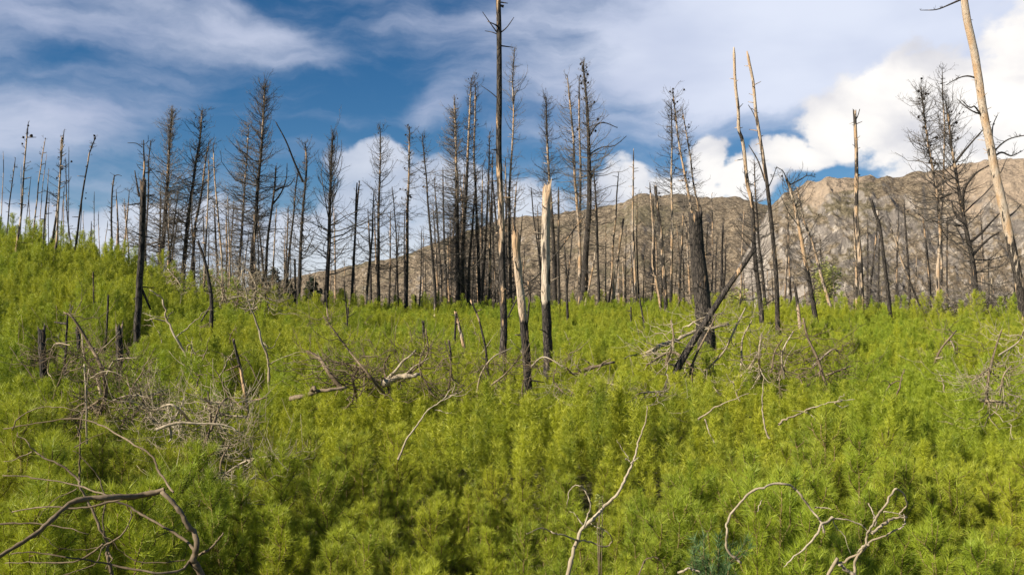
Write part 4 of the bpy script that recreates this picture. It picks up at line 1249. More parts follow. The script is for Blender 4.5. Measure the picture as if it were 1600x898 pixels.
# which of them show largest in the picture
pxs = 800 + F * X_ / Y_
top_py = 449 + F * math.tan(PITCH) - F * (Z_ + 1.55 * S_ - CAMZ) / Y_
vis = (pxs > -60) & (pxs < 1660) & (top_py < 1300)
order = np.argsort(np.where(vis, r_, 1e6))
near_ids = order[:296]
near_set = np.zeros(len(X_), bool)
near_set[near_ids] = True
rr = random.Random(12)
z_label = {}


NEAR_MARKS = [(40, 690, 'curling thin branch at the left edge'), (90, 790, 'long arm of the bent branch'), (130, 850, 'spidery branch fork'), (260, 765, 'break of the bent branch'), (310, 850, 'foot of the bent branch'), (350, 830, 'short prong of the bent branch'),
              (330, 740, 'tangled brown branch heap'), (400, 780, 'tip of the brown branch heap'), (470, 700, 'right flank of the brown branch heap'), (480, 830, 'dark hollow in the lower centre left'), (640, 690, 'foot of the bowed grey whip'), (700, 640, 'twiggy head of the bowed grey whip'), (600, 830, 'open bottom middle stretch'),
              (720, 780, 'middle of the lower field'), (885, 770, 'left hoop of the curved stick'), (895, 880, 'foot of the curved stick'), (960, 840, 'right hoop of the curved stick'), (1000, 680, 'tip of the curved stick'), (1030, 880, 'small hooped twig'), (1112, 850, 'blue-green pine'), (1140, 820, 'left bend of the looping branch'),
              (1240, 765, 'crest of the looping branch'), (1230, 880, 'tail of the looping branch'), (1260, 650, 'forked pale twig'), (1340, 860, 'bundle of looped branches'), (1420, 790, 'closed loop of pale branches'), (1482, 720, 'tallest pale pine'), (1560, 700, 'right edge of the second rows'), (1560, 850, 'bottom right corner')]


def near_label(px, py, s):
    m_ = min(NEAR_MARKS, key=lambda q: math.hypot(q[0] - px, (q[1] - py - 25) * 1.6))
    dx, dy = px - m_[0], py + 25 - m_[1]
    rel = ('left of' if dx < 0 else 'right of') if abs(dx) > abs(dy) * 1.3 else ('behind' if dy < 0 else 'in front of')
    hgt = 'tall' if s > 1.08 else 'low' if s < 0.82 else 'middling'
    return '%s yellow-green young pine %s the %s' % (hgt, rel, m_[2])


def place_sapling(x, y, z, s, var, rz, label, group, name='young_pine'):
    root = link(name, None)
    root.location = (x, y, z - 0.03)
    root.rotation_euler = (rr.uniform(-.07, .07), rr.uniform(-.07, .07), rz)
    root.scale = (s * rr.uniform(0.9, 1.12), s * rr.uniform(0.9, 1.12), s)
    tag(root, label, 'young pine', group)
    link('stem', var[0], root)
    link('needles', var[1], root)
    return root


for i in near_ids:
    v = near_var[rr.randrange(9)]
    lb = near_label(pxs[i], top_py[i], S_[i])
    place_sapling(X_[i], Y_[i], Z_[i], S_[i] * 1.55 / v[2] * rr.uniform(0.88, 1.12), v, rr.uniform(0, 6.28), lb, 'yellow-green young pines of the nearest rows')

# the tall pale sapling at the right and the blue green one at the bottom
d_ = P(1482, 845, 7.4)
place_sapling(d_[0], 9.2, float(ground(1482 / F * 0 + (1482 - 800) / F * 9.2, 9.2)), 1.22, (near_var[7][0], near_var[7][1], 2.0), 0.4, 'tallest pale young pine at the right, its straight stem showing between open whorls', None)
bx_ = (1112 - 800) / F * 7.0
place_sapling(bx_, 7.0, float(ground(bx_, 7.0)), 1.14, blue_var, 1.0, 'only bluish young pine, on the bottom edge left of the looping bleached stem', None)
bx_ = (960 - 800) / F * 8.0

# everything farther away: one thicket of instanced young pines
far_cols = []
for v in range(6):
    rng = np.random.RandomState(500 + v)
    H = [1.5, 1.8, 1.35, 1.65, 1.95, 1.4][v]
    leader, S, V, Fc, tint = sapling_meshes(rng, H, 250, 0.0060, 0.088, False, 0.20, 0.28 + 0.05 * (v % 2))
    mb = stem_mesh(leader, S)
    me = new_mesh('sapling_clump', V, [Fc], M_NEEDLE, {'tint': tint}, smooth=False)
    oo = bpy.data.objects.new('sapling_shape', me)
    oo.scale = (1, 1, 1)
    far_cols.append((oo, H))

far_i = np.nonzero(~near_set)[0]
keep2 = []
for i in far_i:
    keep2.append(i)
far_i = np.array(keep2)
me = bpy.data.meshes.new('sapling_thicket')
me.vertices.add(len(far_i))
me.vertices.foreach_set('co', np.stack([X_[far_i], Y_[far_i], Z_[far_i] - 0.03], -1).astype(np.float32).ravel())
vi = rs.randint(0, 6, len(far_i))
hv = np.array([c[1] for c in far_cols])[vi]
at = me.attributes.new('kind_index', 'INT', 'POINT')
at.data.foreach_set('value', vi.astype(np.int32))
at = me.attributes.new('size', 'FLOAT', 'POINT')
at.data.foreach_set('value', (S_[far_i] * 1.55 / hv * rs.uniform(0.85, 1.15, len(far_i))).astype(np.float32))
at = me.attributes.new('turn', 'FLOAT_VECTOR', 'POINT')
at.data.foreach_set('vector', np.stack([rs.uniform(-.08, .08, len(far_i)), rs.uniform(-.08, .08, len(far_i)), rs.uniform(0, 6.28, len(far_i))], -1).astype(np.float32).ravel())
me.update()
th = link('sapling_thicket', me)
tag(th, 'thicket of yellow-green young pines covering the field and the left hill beyond the nearest rows', 'young pines')
th['kind'] = 'stuff'
ng = bpy.data.node_groups.new('scatter_saplings', 'GeometryNodeTree')
ng.interface.new_socket('Geometry', in_out='INPUT', socket_type='NodeSocketGeometry')
ng.interface.new_socket('Geometry', in_out='OUTPUT', socket_type='NodeSocketGeometry')
gi = ng.nodes.new('NodeGroupInput')
go = ng.nodes.new('NodeGroupOutput')
join = ng.nodes.new('GeometryNodeJoinGeometry')
nk = ng.nodes.new('GeometryNodeInputNamedAttribute')
nk.data_type = 'INT'
nk.inputs[0].default_value = 'kind_index'
nsz = ng.nodes.new('GeometryNodeInputNamedAttribute')
nsz.data_type = 'FLOAT'
nsz.inputs[0].default_value = 'size'
ntn = ng.nodes.new('GeometryNodeInputNamedAttribute')
ntn.data_type = 'FLOAT_VECTOR'
ntn.inputs[0].default_value = 'turn'
for v, (oo, H) in enumerate(far_cols):
    oin = ng.nodes.new('GeometryNodeObjectInfo')
    oin.inputs['Object'].default_value = oo
    iop = ng.nodes.new('GeometryNodeInstanceOnPoints')
    cmp = ng.nodes.new('FunctionNodeCompare')
    cmp.data_type = 'INT'
    cmp.operation = 'EQUAL'
    ng.links.new(nk.outputs['Attribute'], cmp.inputs[2])
    cmp.inputs[3].default_value = v
    ng.links.new(gi.outputs[0], iop.inputs['Points'])
    ng.links.new(cmp.outputs[0], iop.inputs['Selection'])
    ng.links.new(oin.outputs['Geometry'], iop.inputs['Instance'])
    ng.links.new(ntn.outputs['Attribute'], iop.inputs['Rotation'])
    ng.links.new(nsz.outputs['Attribute'], iop.inputs['Scale'])
    ng.links.new(iop.outputs[0], join.inputs[0])
ng.links.new(join.outputs[0], go.inputs[0])
md = th.modifiers.new('scatter', 'NODES')
md.node_group = ng

# ------------------------------------------------------------------ dead branches lying and standing in the saplings
def traced(label, name, cat, strands, Y, mat=None, group=None, seed=1, sides=7, twigs=None):
    """strands: (points in photo pixels, width0, width1[, depth offsets]); the first is the stem, the others its branches"""
    rng = np.random.RandomState(seed)
    root = link(name, None)
    m = Y / F
    p0 = P(*strands[0][0][0], Y)
    root.location = p0
    tag(root, label, cat, group)
    out = []
    for i, s in enumerate(strands):
        pts, a_, b_ = s[0], s[1], s[2]
        dep = s[3] if len(s) > 3 else [0] * len(pts)
        L = np.array([P(x, y, Y + dy) for (x, y), dy in zip(pts, dep)]) - p0
        if i == 0 and Y < 8 and pts[0][1] >= 898:
            gz1 = float(ground(p0[0], p0[1])) - p0[2] - 0.05
            tg = (L[0] - L[1]) / max(abs(L[0][2] - L[1][2]), 1e-3)
            tg = np.array([np.clip(tg[0], -0.4, 0.4), np.clip(tg[1], -0.4, 0.4), -1.0])
            L = np.vstack([tg * -gz1, tg * -gz1 * 0.5, L])
            a_ = a_ * 1.15
        L = catmull(L, 6)
        L += np.cumsum(rng.randn(*L.shape), 0) * 0.0015 * Y * np.array([0.35, 1.0, 0.35])
        mb = MB()
        rad = np.linspace(a_ * 1.05, b_ * 0.7, len(L)) * 0.44 * m * (1 + rng.randn(len(L)) * 0.10)
        thick_tube(mb, L, rad, sides, rng, 0.14, 1.5 * m if a_ > 3 else 0)
        if twigs and i < twigs[1]:
            crown_tubes(mb, rng, L, rad, twigs[0])
        link('stem' if i == 0 else 'branch', mb.mesh('stem' if i == 0 else 'branch', mat or M_STICK), root)
    return root


# the bent grey branch at the bottom left
traced('thick bent grey branch arching up at the bottom left and breaking over to the right', 'bent_branch', 'dead branch', [
    ([(322, 905), (310, 872), (312, 845), (300, 815), (280, 785), (258, 762)], 13, 11),
    ([(258, 764), (225, 770), (180, 774), (125, 782), (90, 806), (50, 838), (0, 868), (-40, 895)], 11, 9, [0, 0, -.1, -.2, -.3, -.4, -.5, -.6]),
    ([(215, 776), (160, 783), (120, 792), (60, 792), (0, 802)], 5, 3),
    ([(306, 860), (282, 845), (240, 820), (205, 797), (180, 782), (140, 763), (60, 745), (0, 740)], 5, 3, [0, .1, .2, .3, .3, .4, .5, .5]),
    ([(303, 872), (285, 888), (245, 892), (180, 882), (120, 870), (60, 862), (20, 862)], 5, 2.5, [0, -.1, -.2, -.2, -.3, -.3, -.3]),
    ([(314, 866), (330, 855), (345, 843), (353, 832)], 5, 3.5),
    ([(290, 874), (240, 876), (205, 868), (180, 845), (160, 835)], 2.2, 1.2),
    ([(270, 770), (248, 735), (232, 712), (195, 690), (160, 668), (110, 658), (50, 664), (0, 672)], 4, 3, [0, .2, .4, .6, .8, .9, 1.0, 1.1]),
], 5.2, M_STICKD, seed=3)
traced('spidery grey branch fork with thin curling arms inside the bent branch at the bottom left', 'forked_branch', 'dead branch', [
    ([(172, 900), (165, 866), (160, 848), (140, 800), (122, 770), (115, 740), (120, 700), (112, 670)], 6, 3),
    ([(160, 850), (110, 880), (50, 884), (0, 886)], 4, 2), ([(165, 848), (168, 820), (168, 780), (150, 740), (120, 705)], 3, 2),
    ([(165, 850), (195, 830), (208, 800), (205, 790)], 3.5, 2), ([(126, 755), (95, 730), (55, 710), (45, 690), (25, 675)], 4, 2),
    ([(50, 705), (25, 718), (0, 722)], 2.5, 1.5), ([(120, 762), (90, 775), (70, 800), (60, 815)], 2, 1),
    ([(160, 855), (140, 860), (100, 855), (70, 835)], 2, 1), ([(165, 852), (150, 880), (110, 895), (80, 905)], 2.5, 1.5),
    ([(0, 818), (50, 816), (100, 822), (140, 832)], 3.5, 2), ([(115, 700), (150, 680), (165, 672)], 2, 1),
    ([(20, 672), (30, 650), (60, 635), (100, 634), (130, 642)], 2.2, 1.5), ([(168, 862), (178, 870), (172, 880)], 3, 2)
], 6.0, M_STICKD, seed=4)
# upright curved stick, bottom centre
traced('upright curved bleached stick with three curling arms, bottom centre', 'curved_stick', 'dead stick', [
    ([(888, 905), (893, 878), (901, 845), (912, 824), (938, 804), (960, 778), (975, 752), (985, 722), (995, 690), (1004, 660), (1007, 636)], 8, 2.5),
    ([(902, 843), (880, 838), (865, 834), (850, 828), (836, 834), (826, 838)], 3, 1.5, [0, -.1, -.15, -.2, -.25, -.25]),
    ([(903, 842), (925, 845), (950, 849), (963, 845), (962, 835), (945, 822), (928, 818)], 3, 1.6, [0, .1, .15, .1, 0, -.05, -.05]),
    ([(912, 822), (920, 795), (919, 775), (905, 756), (893, 758), (885, 770), (884, 788)], 3, 1.8),
    ([(910, 820), (900, 806), (892, 801)], 2.5, 1.5), ([(985, 722), (992, 716), (994, 713)], 3, 1.5), ([(984, 722), (977, 718), (974, 716)], 2.5, 1.2), ([(983, 715), (973, 700), (965, 685)], 1.6, 0.8),
], 5.7, M_STICK, seed=5)
traced('small hooped twig poking out of the bottom edge, right of the upright curved stick', 'hooped_twig', 'dead twig', [([(996, 900), (1008, 882), (1020, 874), (1032, 880), (1040, 896)], 3, 2)], 6.3, M_STICKD, seed=6)
traced('short bleached twig on the bottom edge left of the blue-green young pine', 'bleached_twig', 'dead twig', [([(1058, 894), (1070, 887), (1082, 888), (1094, 894)], 4, 3)], 6.2, M_STICK, seed=7)
traced('looping bleached stem curving round from the bottom right foreground', 'looping_branch', 'dead branch', [
    ([(1158, 878), (1140, 866), (1134, 840), (1140, 815), (1165, 785), (1200, 767), (1240, 763), (1262, 776), (1280, 796), (1295, 812), (1300, 835)], 4, 5),
    ([(1275, 793), (1285, 795), (1298, 795)], 3, 2), ([(1190, 782), (1184, 792), (1180, 798)], 2, 1.2),
    ([(1300, 808), (1280, 822), (1262, 845), (1240, 868), (1226, 888)], 5, 2.5, [0, -.1, -.15, -.2, -.25]),
    ([(1300, 808), (1330, 812), (1348, 820), (1362, 834)], 3, 2), ([(1302, 812), (1316, 838), (1330, 870)], 1.8, 1)
], 5.9, M_STICK, seed=8)
traced('bundle of crossed pale branches with a closed loop, bottom right', 'looped_branches', 'dead branch', [
    ([(1300, 898), (1320, 882), (1345, 862), (1370, 842), (1400, 830), (1420, 820), (1426, 806)], 6, 3),
    ([(1336, 905), (1340, 880), (1355, 850), (1365, 830), (1376, 805), (1390, 780), (1405, 768), (1415, 766), (1430, 776), (1432, 792), (1424, 806)], 5, 3.5, [0, 0, 0, -.1, -.15, -.2, -.2, -.2, -.1, 0, 0]),
    ([(1362, 832), (1385, 816), (1405, 810), (1424, 807)], 6, 4), ([(1366, 820), (1364, 804), (1358, 790)], 4, 2.5),
    ([(1335, 898), (1322, 885), (1312, 874)], 8, 6), ([(1382, 799), (1400, 800), (1420, 806)], 2, 1.4), ([(1356, 850), (1348, 852), (1340, 862)], 5, 4)
], 5.7, M_STICK, seed=9)
traced('short forked pale twig lying on the saplings right of centre', 'forked_twig', 'dead twig', [
    ([(1216, 662), (1228, 654), (1245, 650), (1260, 643), (1282, 636), (1306, 629)], 4, 3), ([(1304, 630), (1318, 626), (1338, 623)], 2, 1.2), ([(1306, 630), (1318, 634), (1332, 629)], 2, 1.2),
    ([(1262, 643), (1250, 642), (1240, 641)], 2, 1), ([(1262, 644), (1275, 656), (1285, 665), (1300, 675)], 1.6, 0.8), ([(1306, 629), (1312, 620), (1318, 615)], 1.4, 0.8)], 12.5, M_STICK, seed=10)
traced('slender bowed pale stem standing alone right of centre, below the branch tangle', 'bowed_stick', 'dead stick', [([(1201, 684), (1197, 665), (1194, 640), (1196, 615), (1204, 592)], 3.5, 2)], 12.5, M_STICK, seed=11)
traced('thin straight pale twig slanting over the saplings below the leaning charred log', 'slanting_twig', 'dead twig', [([(1090, 655), (1112, 638), (1138, 624), (1172, 614)], 3, 1.4), ([(1102, 655), (1108, 670), (1116, 688)], 2.5, 1.6)], 12.5, M_STICK, seed=12)
traced('long bowed grey whip with a twiggy head, left of centre foreground', 'bowed_whip', 'dead stick', [
    ([(622, 718), (636, 685), (655, 655), (672, 637), (695, 622), (720, 610)], 4, 2), ([(693, 623), (703, 610), (712, 600)], 2, 1), ([(700, 620), (718, 618), (735, 608)], 1.6, 0.9), ([(680, 640), (695, 641), (706, 640)], 1.5, 0.9), ([(708, 614), (712, 602), (708, 592)], 1.5, 0.8)
], 10.5, M_STICK, seed=13)
traced('slim dead pine stem with alternate bare twigs, centre left behind the branch heap', 'dead_pine_sapling', 'dead sapling', [
    ([(421, 610), (420, 570), (414, 540), (405, 500), (398, 470), (392, 430)], 5, 2), ([(398, 470), (385, 464), (365, 470)], 2, 1), ([(402, 480), (392, 486), (372, 484)], 2, 1), ([(412, 535), (425, 545), (440, 520)], 2, 1), ([(396, 465), (405, 455), (420, 452), (428, 470)], 2, 1),
    ([(420, 570), (450, 556), (480, 550)], 2, 1), ([(398, 460), (385, 445), (370, 450)], 1.5, .8), ([(394, 440), (404, 434), (412, 440)], 1.5, .8)], 21, M_STICK, seed=14, twigs=(cr(6, (0.2, 1), (0.5, 0.3), tw=2), 1))
# lying logs
traced('fallen grey log with a raw orange broken end in mid field', 'fallen_log', 'fallen log', [([(596, 600), (622, 588), (640, 584), (656, 580)], 13, 8), ([(600, 600), (625, 572), (650, 550)], 6, 4), ([(605, 602), (640, 578), (668, 558)], 4, 3)], 18.5, M_STICK, seed=15)
traced('mossy grey log half sunk in the saplings left of centre', 'sunken_log', 'fallen log', [([(455, 622), (480, 615), (510, 608), (540, 604)], 9, 7), ([(486, 612), (492, 604), (499, 610)], 8, 7)], 16.5, M_STICKD, seed=16)
traced('pale barkless log lying level right of the thick black trunk', 'pale_log', 'fallen log', [([(1005, 560), (1035, 542), (1062, 532), (1100, 520), (1142, 512)], 9, 6, [0, .5, 1, 1.5, 2]), ([(1022, 545), (1000, 556), (975, 566)], 4, 2)], 27, M_STICK, seed=17)
traced('splintered dark log lying among the saplings right of the pale snags', 'splintered_log', 'fallen log', [([(905, 583), (925, 574), (955, 564)], 8, 6), ([(930, 582), (940, 572), (958, 562)], 3, 2), ([(915, 586), (900, 583), (885, 585)], 4, 3)], 21, M_STICKD, seed=18)
traced('bleached straight branch lying across the branch heap at the lower left', 'bleached_branch', 'dead branch', [([(245, 670), (270, 662), (300, 661), (345, 664), (370, 676)], 6, 3), ([(262, 664), (265, 680), (262, 692)], 5, 3)], 10.5, M_STICK, seed=19)
traced('pale curved limb snagged in the brush left of the black crooked snag', 'curved_limb', 'dead branch', [
    ([(312, 600), (300, 570), (280, 530), (262, 500), (258, 480), (250, 462), (240, 452)], 5, 2.5), ([(262, 502), (245, 500), (228, 504)], 2.5, 1.2), ([(264, 497), (245, 494), (225, 490)], 2, 1), ([(262, 495), (268, 490), (272, 488)], 2.5, 1.5), ([(292, 550), (300, 540), (304, 555)], 2.5, 1.5), ([(276, 527), (300, 505), (325, 485), (340, 488)], 2.2, 1)], 19, M_STICK, seed=20)


def brush(label, stems, Y, nb, L, seed, mat=M_STICK, twmat=None, spread=0.8, group='heaps of dead brush in the sapling field', th=1.0, name='dead_brush'):
    """a fallen crown: main limbs (photo pixels) as branch parts, and its fine curling twigs"""
    rng = np.random.RandomState(seed)
    if twmat is None and mat is M_STICK and seed % 2:
        twmat = M_STICKD
    root = link(name, None)
    m = Y / F
    p0 = P(*stems[0][0][0], Y)
    p0[2] = min(p0[2], float(ground(p0[0], p0[1])) + 1.2)
    root.location = p0 - np.array([0, 0, 0.18])
    tag(root, label, 'dead brush', group)
    tb = MB()
    for i, s in enumerate(stems):
        pts, a_, b_ = s
        dy = rng.randn() * spread * 0.5
        n_ = len(pts)
        L_ = np.array([P(x, y, Y + dy + rng.randn() * spread * 0.25 + spread * 0.3 * k / n_) for k, (x, y) in enumerate(pts)]) - p0
        L_ = catmull(L_, 6)
        mb = MB()
        rad = np.linspace(a_, b_, len(L_)) * 0.5 * m
        thick_tube(mb, L_, rad, 6, rng, 0.12, 0)
        link('branch', mb.mesh('branch', mat if i % 3 else M_STICKD), root)
        crown_tubes(tb, rng, L_, rad, dict(n=int(nb * 1.6), f=(0.05, 1), L=(L * 1.5, L * 0.9), e=(-40, 42), tw=2, tw2=0, curl=0.7, th=th * (0.2 + 0.26 * Y / 17), pow=1.0, bulge=0.1, wig=2.6))
    c = link('twigs', tb.mesh('twigs', twmat or mat), root)
    c['kind'] = 'stuff'
    return root


brush('grey branch heap sprawling below the pale faced stump on the lower left', [
    ([(150, 640), (165, 600), (160, 560), (140, 520), (115, 480), (100, 470)], 8, 3), ([(160, 610), (150, 570), (132, 540), (128, 500)], 5, 2), ([(130, 650), (135, 600), (132, 550)], 5, 2.5),
    ([(165, 600), (120, 630), (80, 640), (42, 650)], 4, 2), ([(150, 620), (200, 600), (240, 604)], 4, 2), ([(165, 570), (180, 545), (215, 540)], 3, 1.5), ([(190, 650), (205, 610), (198, 570)], 3, 2), ([(110, 520), (85, 520), (75, 560), (80, 570)], 2, 1.2)], 14.0, 17, 0.75, 31, twmat=M_STICKD)
brush('tangled brown branch heap above the bent branch, left foreground', [
    ([(330, 760), (320, 720), (318, 680), (330, 640), (325, 590)], 7, 3), ([(310, 740), (290, 700), (285, 660)], 5, 2), ([(320, 745), (360, 740), (370, 760), (395, 775)], 5, 2), ([(350, 740), (345, 700), (360, 670)], 4, 2), ([(335, 730), (380, 700), (420, 690), (450, 686)], 4, 2), ([(300, 640), (270, 610), (240, 620)], 4, 2), ([(330, 650), (345, 610), (360, 600), (378, 615)], 4, 2), ([(320, 600), (345, 625), (385, 628)], 4, 2)], 11.5, 17, 0.65, 32)
brush('wide low brush pile of black and brown boughs in mid field left of the centre', [
    ([(535, 595), (515, 570), (498, 545), (480, 535)], 8, 4), ([(600, 600), (575, 570), (550, 540), (520, 500), (505, 480)], 5, 2), ([(608, 600), (600, 560), (610, 540)], 4, 2), ([(558, 610), (552, 580), (560, 560)], 5, 3), ([(600, 590), (640, 570), (668, 540), (665, 500)], 4, 2), ([(585, 580), (560, 560), (520, 552)], 4, 2), ([(675, 600), (655, 560), (668, 520)], 3, 1.5)], 18.5, 17, 0.95, 33, mat=M_STICKD, twmat=M_STICKD)
brush('thicket of pale upright twigs round the foot of the thick black trunk', [
    ([(1075, 590), (1085, 550), (1105, 510), (1120, 480)], 5, 2), ([(1100, 570), (1130, 540), (1150, 500), (1165, 470)], 4, 2), ([(1150, 595), (1158, 560), (1160, 520), (1175, 490)], 4, 2), ([(1080, 560), (1050, 540), (1010, 560)], 5, 3), ([(1130, 600), (1165, 570), (1185, 540)], 4, 2), ([(1188, 580), (1186, 540), (1190, 510)], 4, 2), ([(1040, 560), (1052, 520), (1048, 490)], 4, 2), ([(1075, 500), (1090, 490), (1130, 478)], 4, 2)], 24, 11, 1.15, 34)
brush('sparse pale brush right of the slanting silver pair foot', [
    ([(1290, 590), (1278, 550), (1262, 515), (1255, 485)], 5, 3), ([(1225, 580), (1222, 540), (1240, 505)], 3, 2), ([(1270, 560), (1300, 535), (1312, 540)], 3, 2), ([(1205, 570), (1210, 540), (1222, 520)], 3, 2), ([(1290, 575), (1330, 560)], 3, 2)], 22, 13, 1.0, 35)
brush('grey twig heap with pale sticks at the right side of the field', [
    ([(1540, 615), (1545, 570), (1555, 530), (1565, 500)], 5, 2), ([(1562, 600), (1568, 570), (1580, 555)], 3, 2), ([(1530, 610), (1560, 612), (1572, 614)], 5, 3), ([(1545, 560), (1520, 580), (1505, 590)], 3, 1.5), ([(1560, 540), (1590, 520), (1600, 500)], 3, 2)], 16.5, 12, 0.8, 36)
brush('small brush with one long slanting stick left of the right hand twig heap', [
    ([(1458, 560), (1470, 535), (1486, 515), (1494, 506)], 4, 2), ([(1462, 550), (1484, 545), (1496, 540)], 3, 1.5), ([(1484, 520), (1490, 530), (1492, 548)], 3, 2)], 24, 8, 0.8, 37)
brush('grey brush thicket on the crest between the left hill and the tall dense crowns', [
    ([(370, 475), (372, 450), (365, 430)], 3, 1.5), ([(395, 478), (400, 445), (390, 420)], 3, 1.5), ([(350, 470), (345, 440), (330, 425)], 3, 1.5), ([(420, 480), (415, 455), (425, 435)], 3, 1.5), ([(290, 452), (275, 430), (262, 415)], 3, 1.5)], 52, 26, 2.0, 38, twmat=M_STICK)
brush('thin brush of bleached twigs before the white peeled post and the tall bare mast', [
    ([(700, 600), (705, 560), (695, 520)], 3, 1.5), ([(745, 600), (752, 570), (770, 545), (800, 530)], 3, 1.5), ([(735, 610), (715, 585), (700, 575)], 3, 1.5), ([(765, 590), (790, 570), (815, 540)], 3, 1.5), ([(830, 560), (850, 545), (880, 560)], 3, 1.5)], 19, 12, 0.9, 39)
brush('low bleached brush left of the splintered dark log below the pale snags', [
    ([(940, 610), (925, 590), (900, 575), (885, 560)], 3, 2), ([(930, 600), (945, 585), (970, 590)], 3, 2), ([(1000, 600), (1040, 598), (1060, 605)], 3, 2), ([(880, 600), (865, 580), (870, 560)], 2.5, 1.5)], 18, 10, 0.7, 40)
brush('grey scrub heap at the foot of the great leaning trunk', [
    ([(1540, 500), (1530, 470), (1515, 450)], 4, 2), ([(1560, 500), (1565, 470), (1580, 450)], 4, 2), ([(1500, 500), (1495, 475), (1480, 460)], 3, 2), ([(1590, 505), (1600, 480), (1615, 460)], 3, 2), ([(1550, 495), (1548, 460), (1550, 430)], 3, 2)], 60, 34, 2.4, 41, twmat=M_TWIG)
brush('low grey brush in the saplings between the two heaps of the left foreground', [
    ([(240, 640), (225, 610), (215, 580)], 3, 1.5), ([(250, 650), (275, 630), (290, 600)], 3, 1.5), ([(225, 640), (240, 600), (262, 590)], 3, 1.5)], 13.5, 16, 0.7, 42)

# a few green survivors: a leafy bush at the mountain foot, dark young conifers at the far edge, a yellow herb
def leafy(label, name, cat, px, py, wpx, hpx, Y, n, size, mat, seed, group=None, conical=False):
    rng = np.random.RandomState(seed)
    root = link(name, None)
    p = P(px, py, Y)
    gz0 = float(ground(p[0], p[1]))
    root.location = (p[0], p[1], gz0)
    tag(root, label, cat, group)
    m = Y / F
    H = (p[2] - gz0) + hpx * m
    z0 = max(p[2] - gz0 - 0.3, 0.0)
    W = wpx * m * 0.5
    mb = MB()
    nst = 1 if conical else 9
    ph = rng.rand(nst) * 6.28
    tip = np.stack([np.cos(ph) * W * rng.rand(nst) * (0 if conical else 0.9), np.sin(ph) * W * rng.rand(nst) * (0 if conical else 0.9), np.full(nst, H * 0.95) * (0.75 + 0.25 * rng.rand(nst) if not conical else 1)], -1)
    tt = np.linspace(0, 1, 6)
    P3 = tip[:, None, :] * tt[None, :, None]
    P3[:, :, :2] *= tt[None, :, None] ** 0.5
    r_0 = 0.03 if Y > 30 else 0.006
    mb.tubes(P3, np.full((nst, 6), r_0) * np.linspace(1, 0.4, 6), 4)
    link('stem', mb.mesh('stem', M_STICKD), root)
    # leaves gathered in clumps along the stems
    nc = n // 14
    k = rng.randint(0, nst, nc)
    u = 0.25 + 0.75 * rng.rand(nc)
    c = tip[k] * u[:, None]
    if conical:
        rr_ = W * (1 - u) * np.sqrt(rng.rand(nc)) * 1.1
        c = c + np.stack([np.cos(np.arange(nc) * 2.4) * rr_, np.sin(np.arange(nc) * 2.4) * rr_, np.zeros(nc)], -1)
    c[:, 2] = z0 + (c[:, 2]) * (H - z0) / H
    c = c + rng.randn(nc, 3) * W * 0.16
    q_ = np.repeat(c, 14, 0) + rng.randn(nc * 14, 3) * W * 0.11
    nrm = rng.randn(len(q_), 3)
    a1 = np.cross(nrm, [0.2, 0.3, 1.0])
    a1 /= np.linalg.norm(a1, axis=1, keepdims=True)
    a2 = np.cross(nrm, a1)
    a2 /= np.linalg.norm(a2, axis=1, keepdims=True)
    s_ = size * (0.6 + 0.8 * rng.rand(len(q_), 1))
    V = np.stack([q_ - a1 * s_, q_ + a2 * s_ * 0.45, q_ + a1 * s_, q_ - a2 * s_ * 0.45], 1).reshape(-1, 3)
    Fc = np.arange(len(V)).reshape(-1, 4)
    c = link('leaves', new_mesh('leaves', V, [Fc], mat, {'tint': np.repeat(rng.rand(len(q_)), 4)}, smooth=False), root)
    c['kind'] = 'stuff'
    return root


leafy('yellow-green leafy bush behind the saplings by the ragged snapped pine', 'leafy_bush', 'bush', 1292, 480, 70, 70, 84, 2600, 0.13, M_LEAF, 51)
leafy('smaller yellow-green bush at the far edge left of the leafy bush', 'leafy_bush', 'bush', 1150, 480, 40, 30, 84, 900, 0.12, M_LEAF, 52)
leafy('pale yellow flowering herb behind the upright curved stick', 'yellow_herb', 'herb', 938, 815, 32, 60, 8.6, 260, 0.013, M_LEAF, 53)
for i, (x, y, w_, h_, lb) in enumerate([(400, 470, 44, 46, 'dark green conifer at the far edge under the tallest dense pine'), (428, 474, 40, 52, 'dark green conifer right of the one under the tallest dense pine'), (488, 480, 36, 44, 'small dark conifer left of the broad open pine'), (450, 478, 34, 34, 'lowest of the dark conifers, behind the low black post')]):
    leafy(lb, 'dark_conifer', 'conifer', x, y, w_, h_, 96, 1500, 0.16, M_DARKFOL, 60 + i, 'dark green conifers at the far edge', conical=True)

# thin bleached twigs and rods poking out of the saplings here and there
FIELD_MARKS = [(60, 560, 'pale faced stump'), (120, 620, 'lower left branch heap'), (213, 510, 'tall black left slope snag'), (240, 590, 'low grey left brush'), (320, 500, 'crooked hook topped snag'), (340, 620, 'tangled brown branch heap'), (385, 590, 'two toned rotten post'), (421, 540, 'slim dead pine stem'),
               (480, 600, 'mossy sunken log'), (500, 540, 'wide low brush pile'), (545, 500, 'knobbly charred spindle'), (620, 560, 'orange ended fallen log'), (665, 530, 'gnarled dark post'), (720, 520, 'white peeled leaning post'), (760, 550, 'black curved rod'), (786, 530, 'tall bare mast'), (824, 570, 'leaning pale snag'), (856, 540, 'upright white snag'),
               (925, 575, 'splintered dark log'), (1000, 550, 'pale barkless log'), (1060, 560, 'leaning charred log'), (1104, 520, 'thick black trunk'), (1160, 560, 'pale twig thicket'), (1217, 510, 'silver pair feet'), (1275, 540, 'sparse pale brush'), (1391, 500, 'jet black curved snag'), (1470, 540, 'small slanting stick brush'), (1550, 570, 'right hand twig heap'), (1330, 600, 'forked pale twig'), (1200, 640, 'slender bowed stem')]
tw_rng = random.Random(77)
seen_lb = {}
made = 0
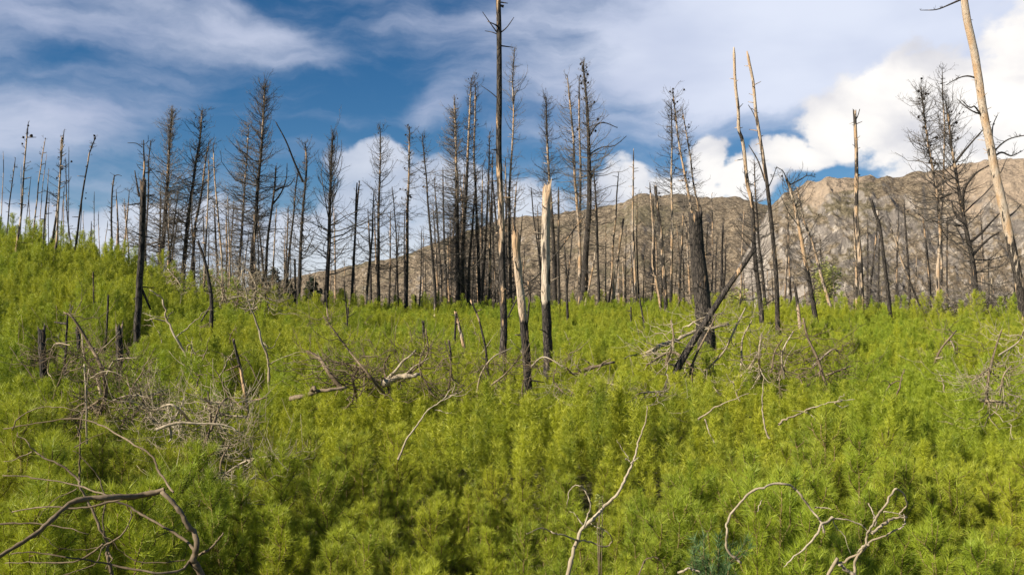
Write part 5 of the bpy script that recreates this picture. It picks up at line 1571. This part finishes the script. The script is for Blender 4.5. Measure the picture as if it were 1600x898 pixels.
while made < 56:
    zone = tw_rng.choice([(190, 520, 440, 650), (190, 560, 440, 640), (40, 330, 520, 680), (560, 900, 500, 620), (880, 1250, 500, 620), (1150, 1590, 500, 640)])
    x0, x1, y0, y1 = zone
    x = tw_rng.uniform(x0, x1)
    y = tw_rng.uniform(y0, y1)
    Yd = canopy_depth(x, y)
    if Yd > 70 or Yd < 9:
        continue
    fm = min(FIELD_MARKS, key=lambda q: math.hypot(q[0] - x, (q[1] - y) * 1.5))
    rel = 'left of' if x < fm[0] - 12 else 'right of' if x > fm[0] + 12 else ('beyond' if y < fm[1] else 'in front of')
    k = tw_rng.randrange(3)
    look = ['bleached twig poking up', 'grey hooked rod leaning', 'thin brown switch bending'][k]
    lb = '%s from the saplings %s the %s' % (look, rel, fm[2])
    if lb in seen_lb:
        continue
    seen_lb[lb] = 1
    made += 1
    hpx = tw_rng.uniform(0.55, 1.5) * F / Yd * 0.8
    ln = tw_rng.uniform(-1.0, 1.0)
    bend = tw_rng.uniform(-0.35, 0.35)
    base_ = (x, y + hpx * 0.25)
    mid_ = (x + ln * hpx * 0.4 + bend * hpx * 0.3, y - hpx * 0.35)
    top_ = (x + ln * hpx * 0.75 + bend * hpx, y - hpx * (0.85 if k != 2 else 0.45))
    strands = [([base_, mid_, top_], 0.045 * F / Yd, 0.016 * F / Yd)]
    for q in range(tw_rng.randrange(1, 5)):
        u = tw_rng.uniform(0.3, 0.9)
        sx = base_[0] * (1 - u) + top_[0] * u
        sy = base_[1] * (1 - u) + top_[1] * u
        if u < 0.5:
            sx, sy = base_[0] * (1 - 2 * u) + mid_[0] * 2 * u, base_[1] * (1 - 2 * u) + mid_[1] * 2 * u
        else:
            sx, sy = mid_[0] * (2 - 2 * u) + top_[0] * (2 * u - 1), mid_[1] * (2 - 2 * u) + top_[1] * (2 * u - 1)
        dd = tw_rng.choice([-1, 1])
        l_ = hpx * tw_rng.uniform(0.2, 0.5)
        dy0 = tw_rng.uniform(-.3, .3)
        strands.append(([(sx, sy), (sx + dd * l_ * 0.5, sy - l_ * 0.25), (sx + dd * l_, sy - l_ * tw_rng.uniform(0.1, 0.8))], 0.022 * F / Yd, 0.011 * F / Yd, [0, dy0 * .5, dy0]))
    traced(lb, ['dead_twig', 'dead_rod', 'dead_switch'][k], 'dead twig', strands, Yd, [M_STICK, M_STICKD, M_STICKD][k], 'loose dead twigs poking out of the saplings', seed=made, sides=4)
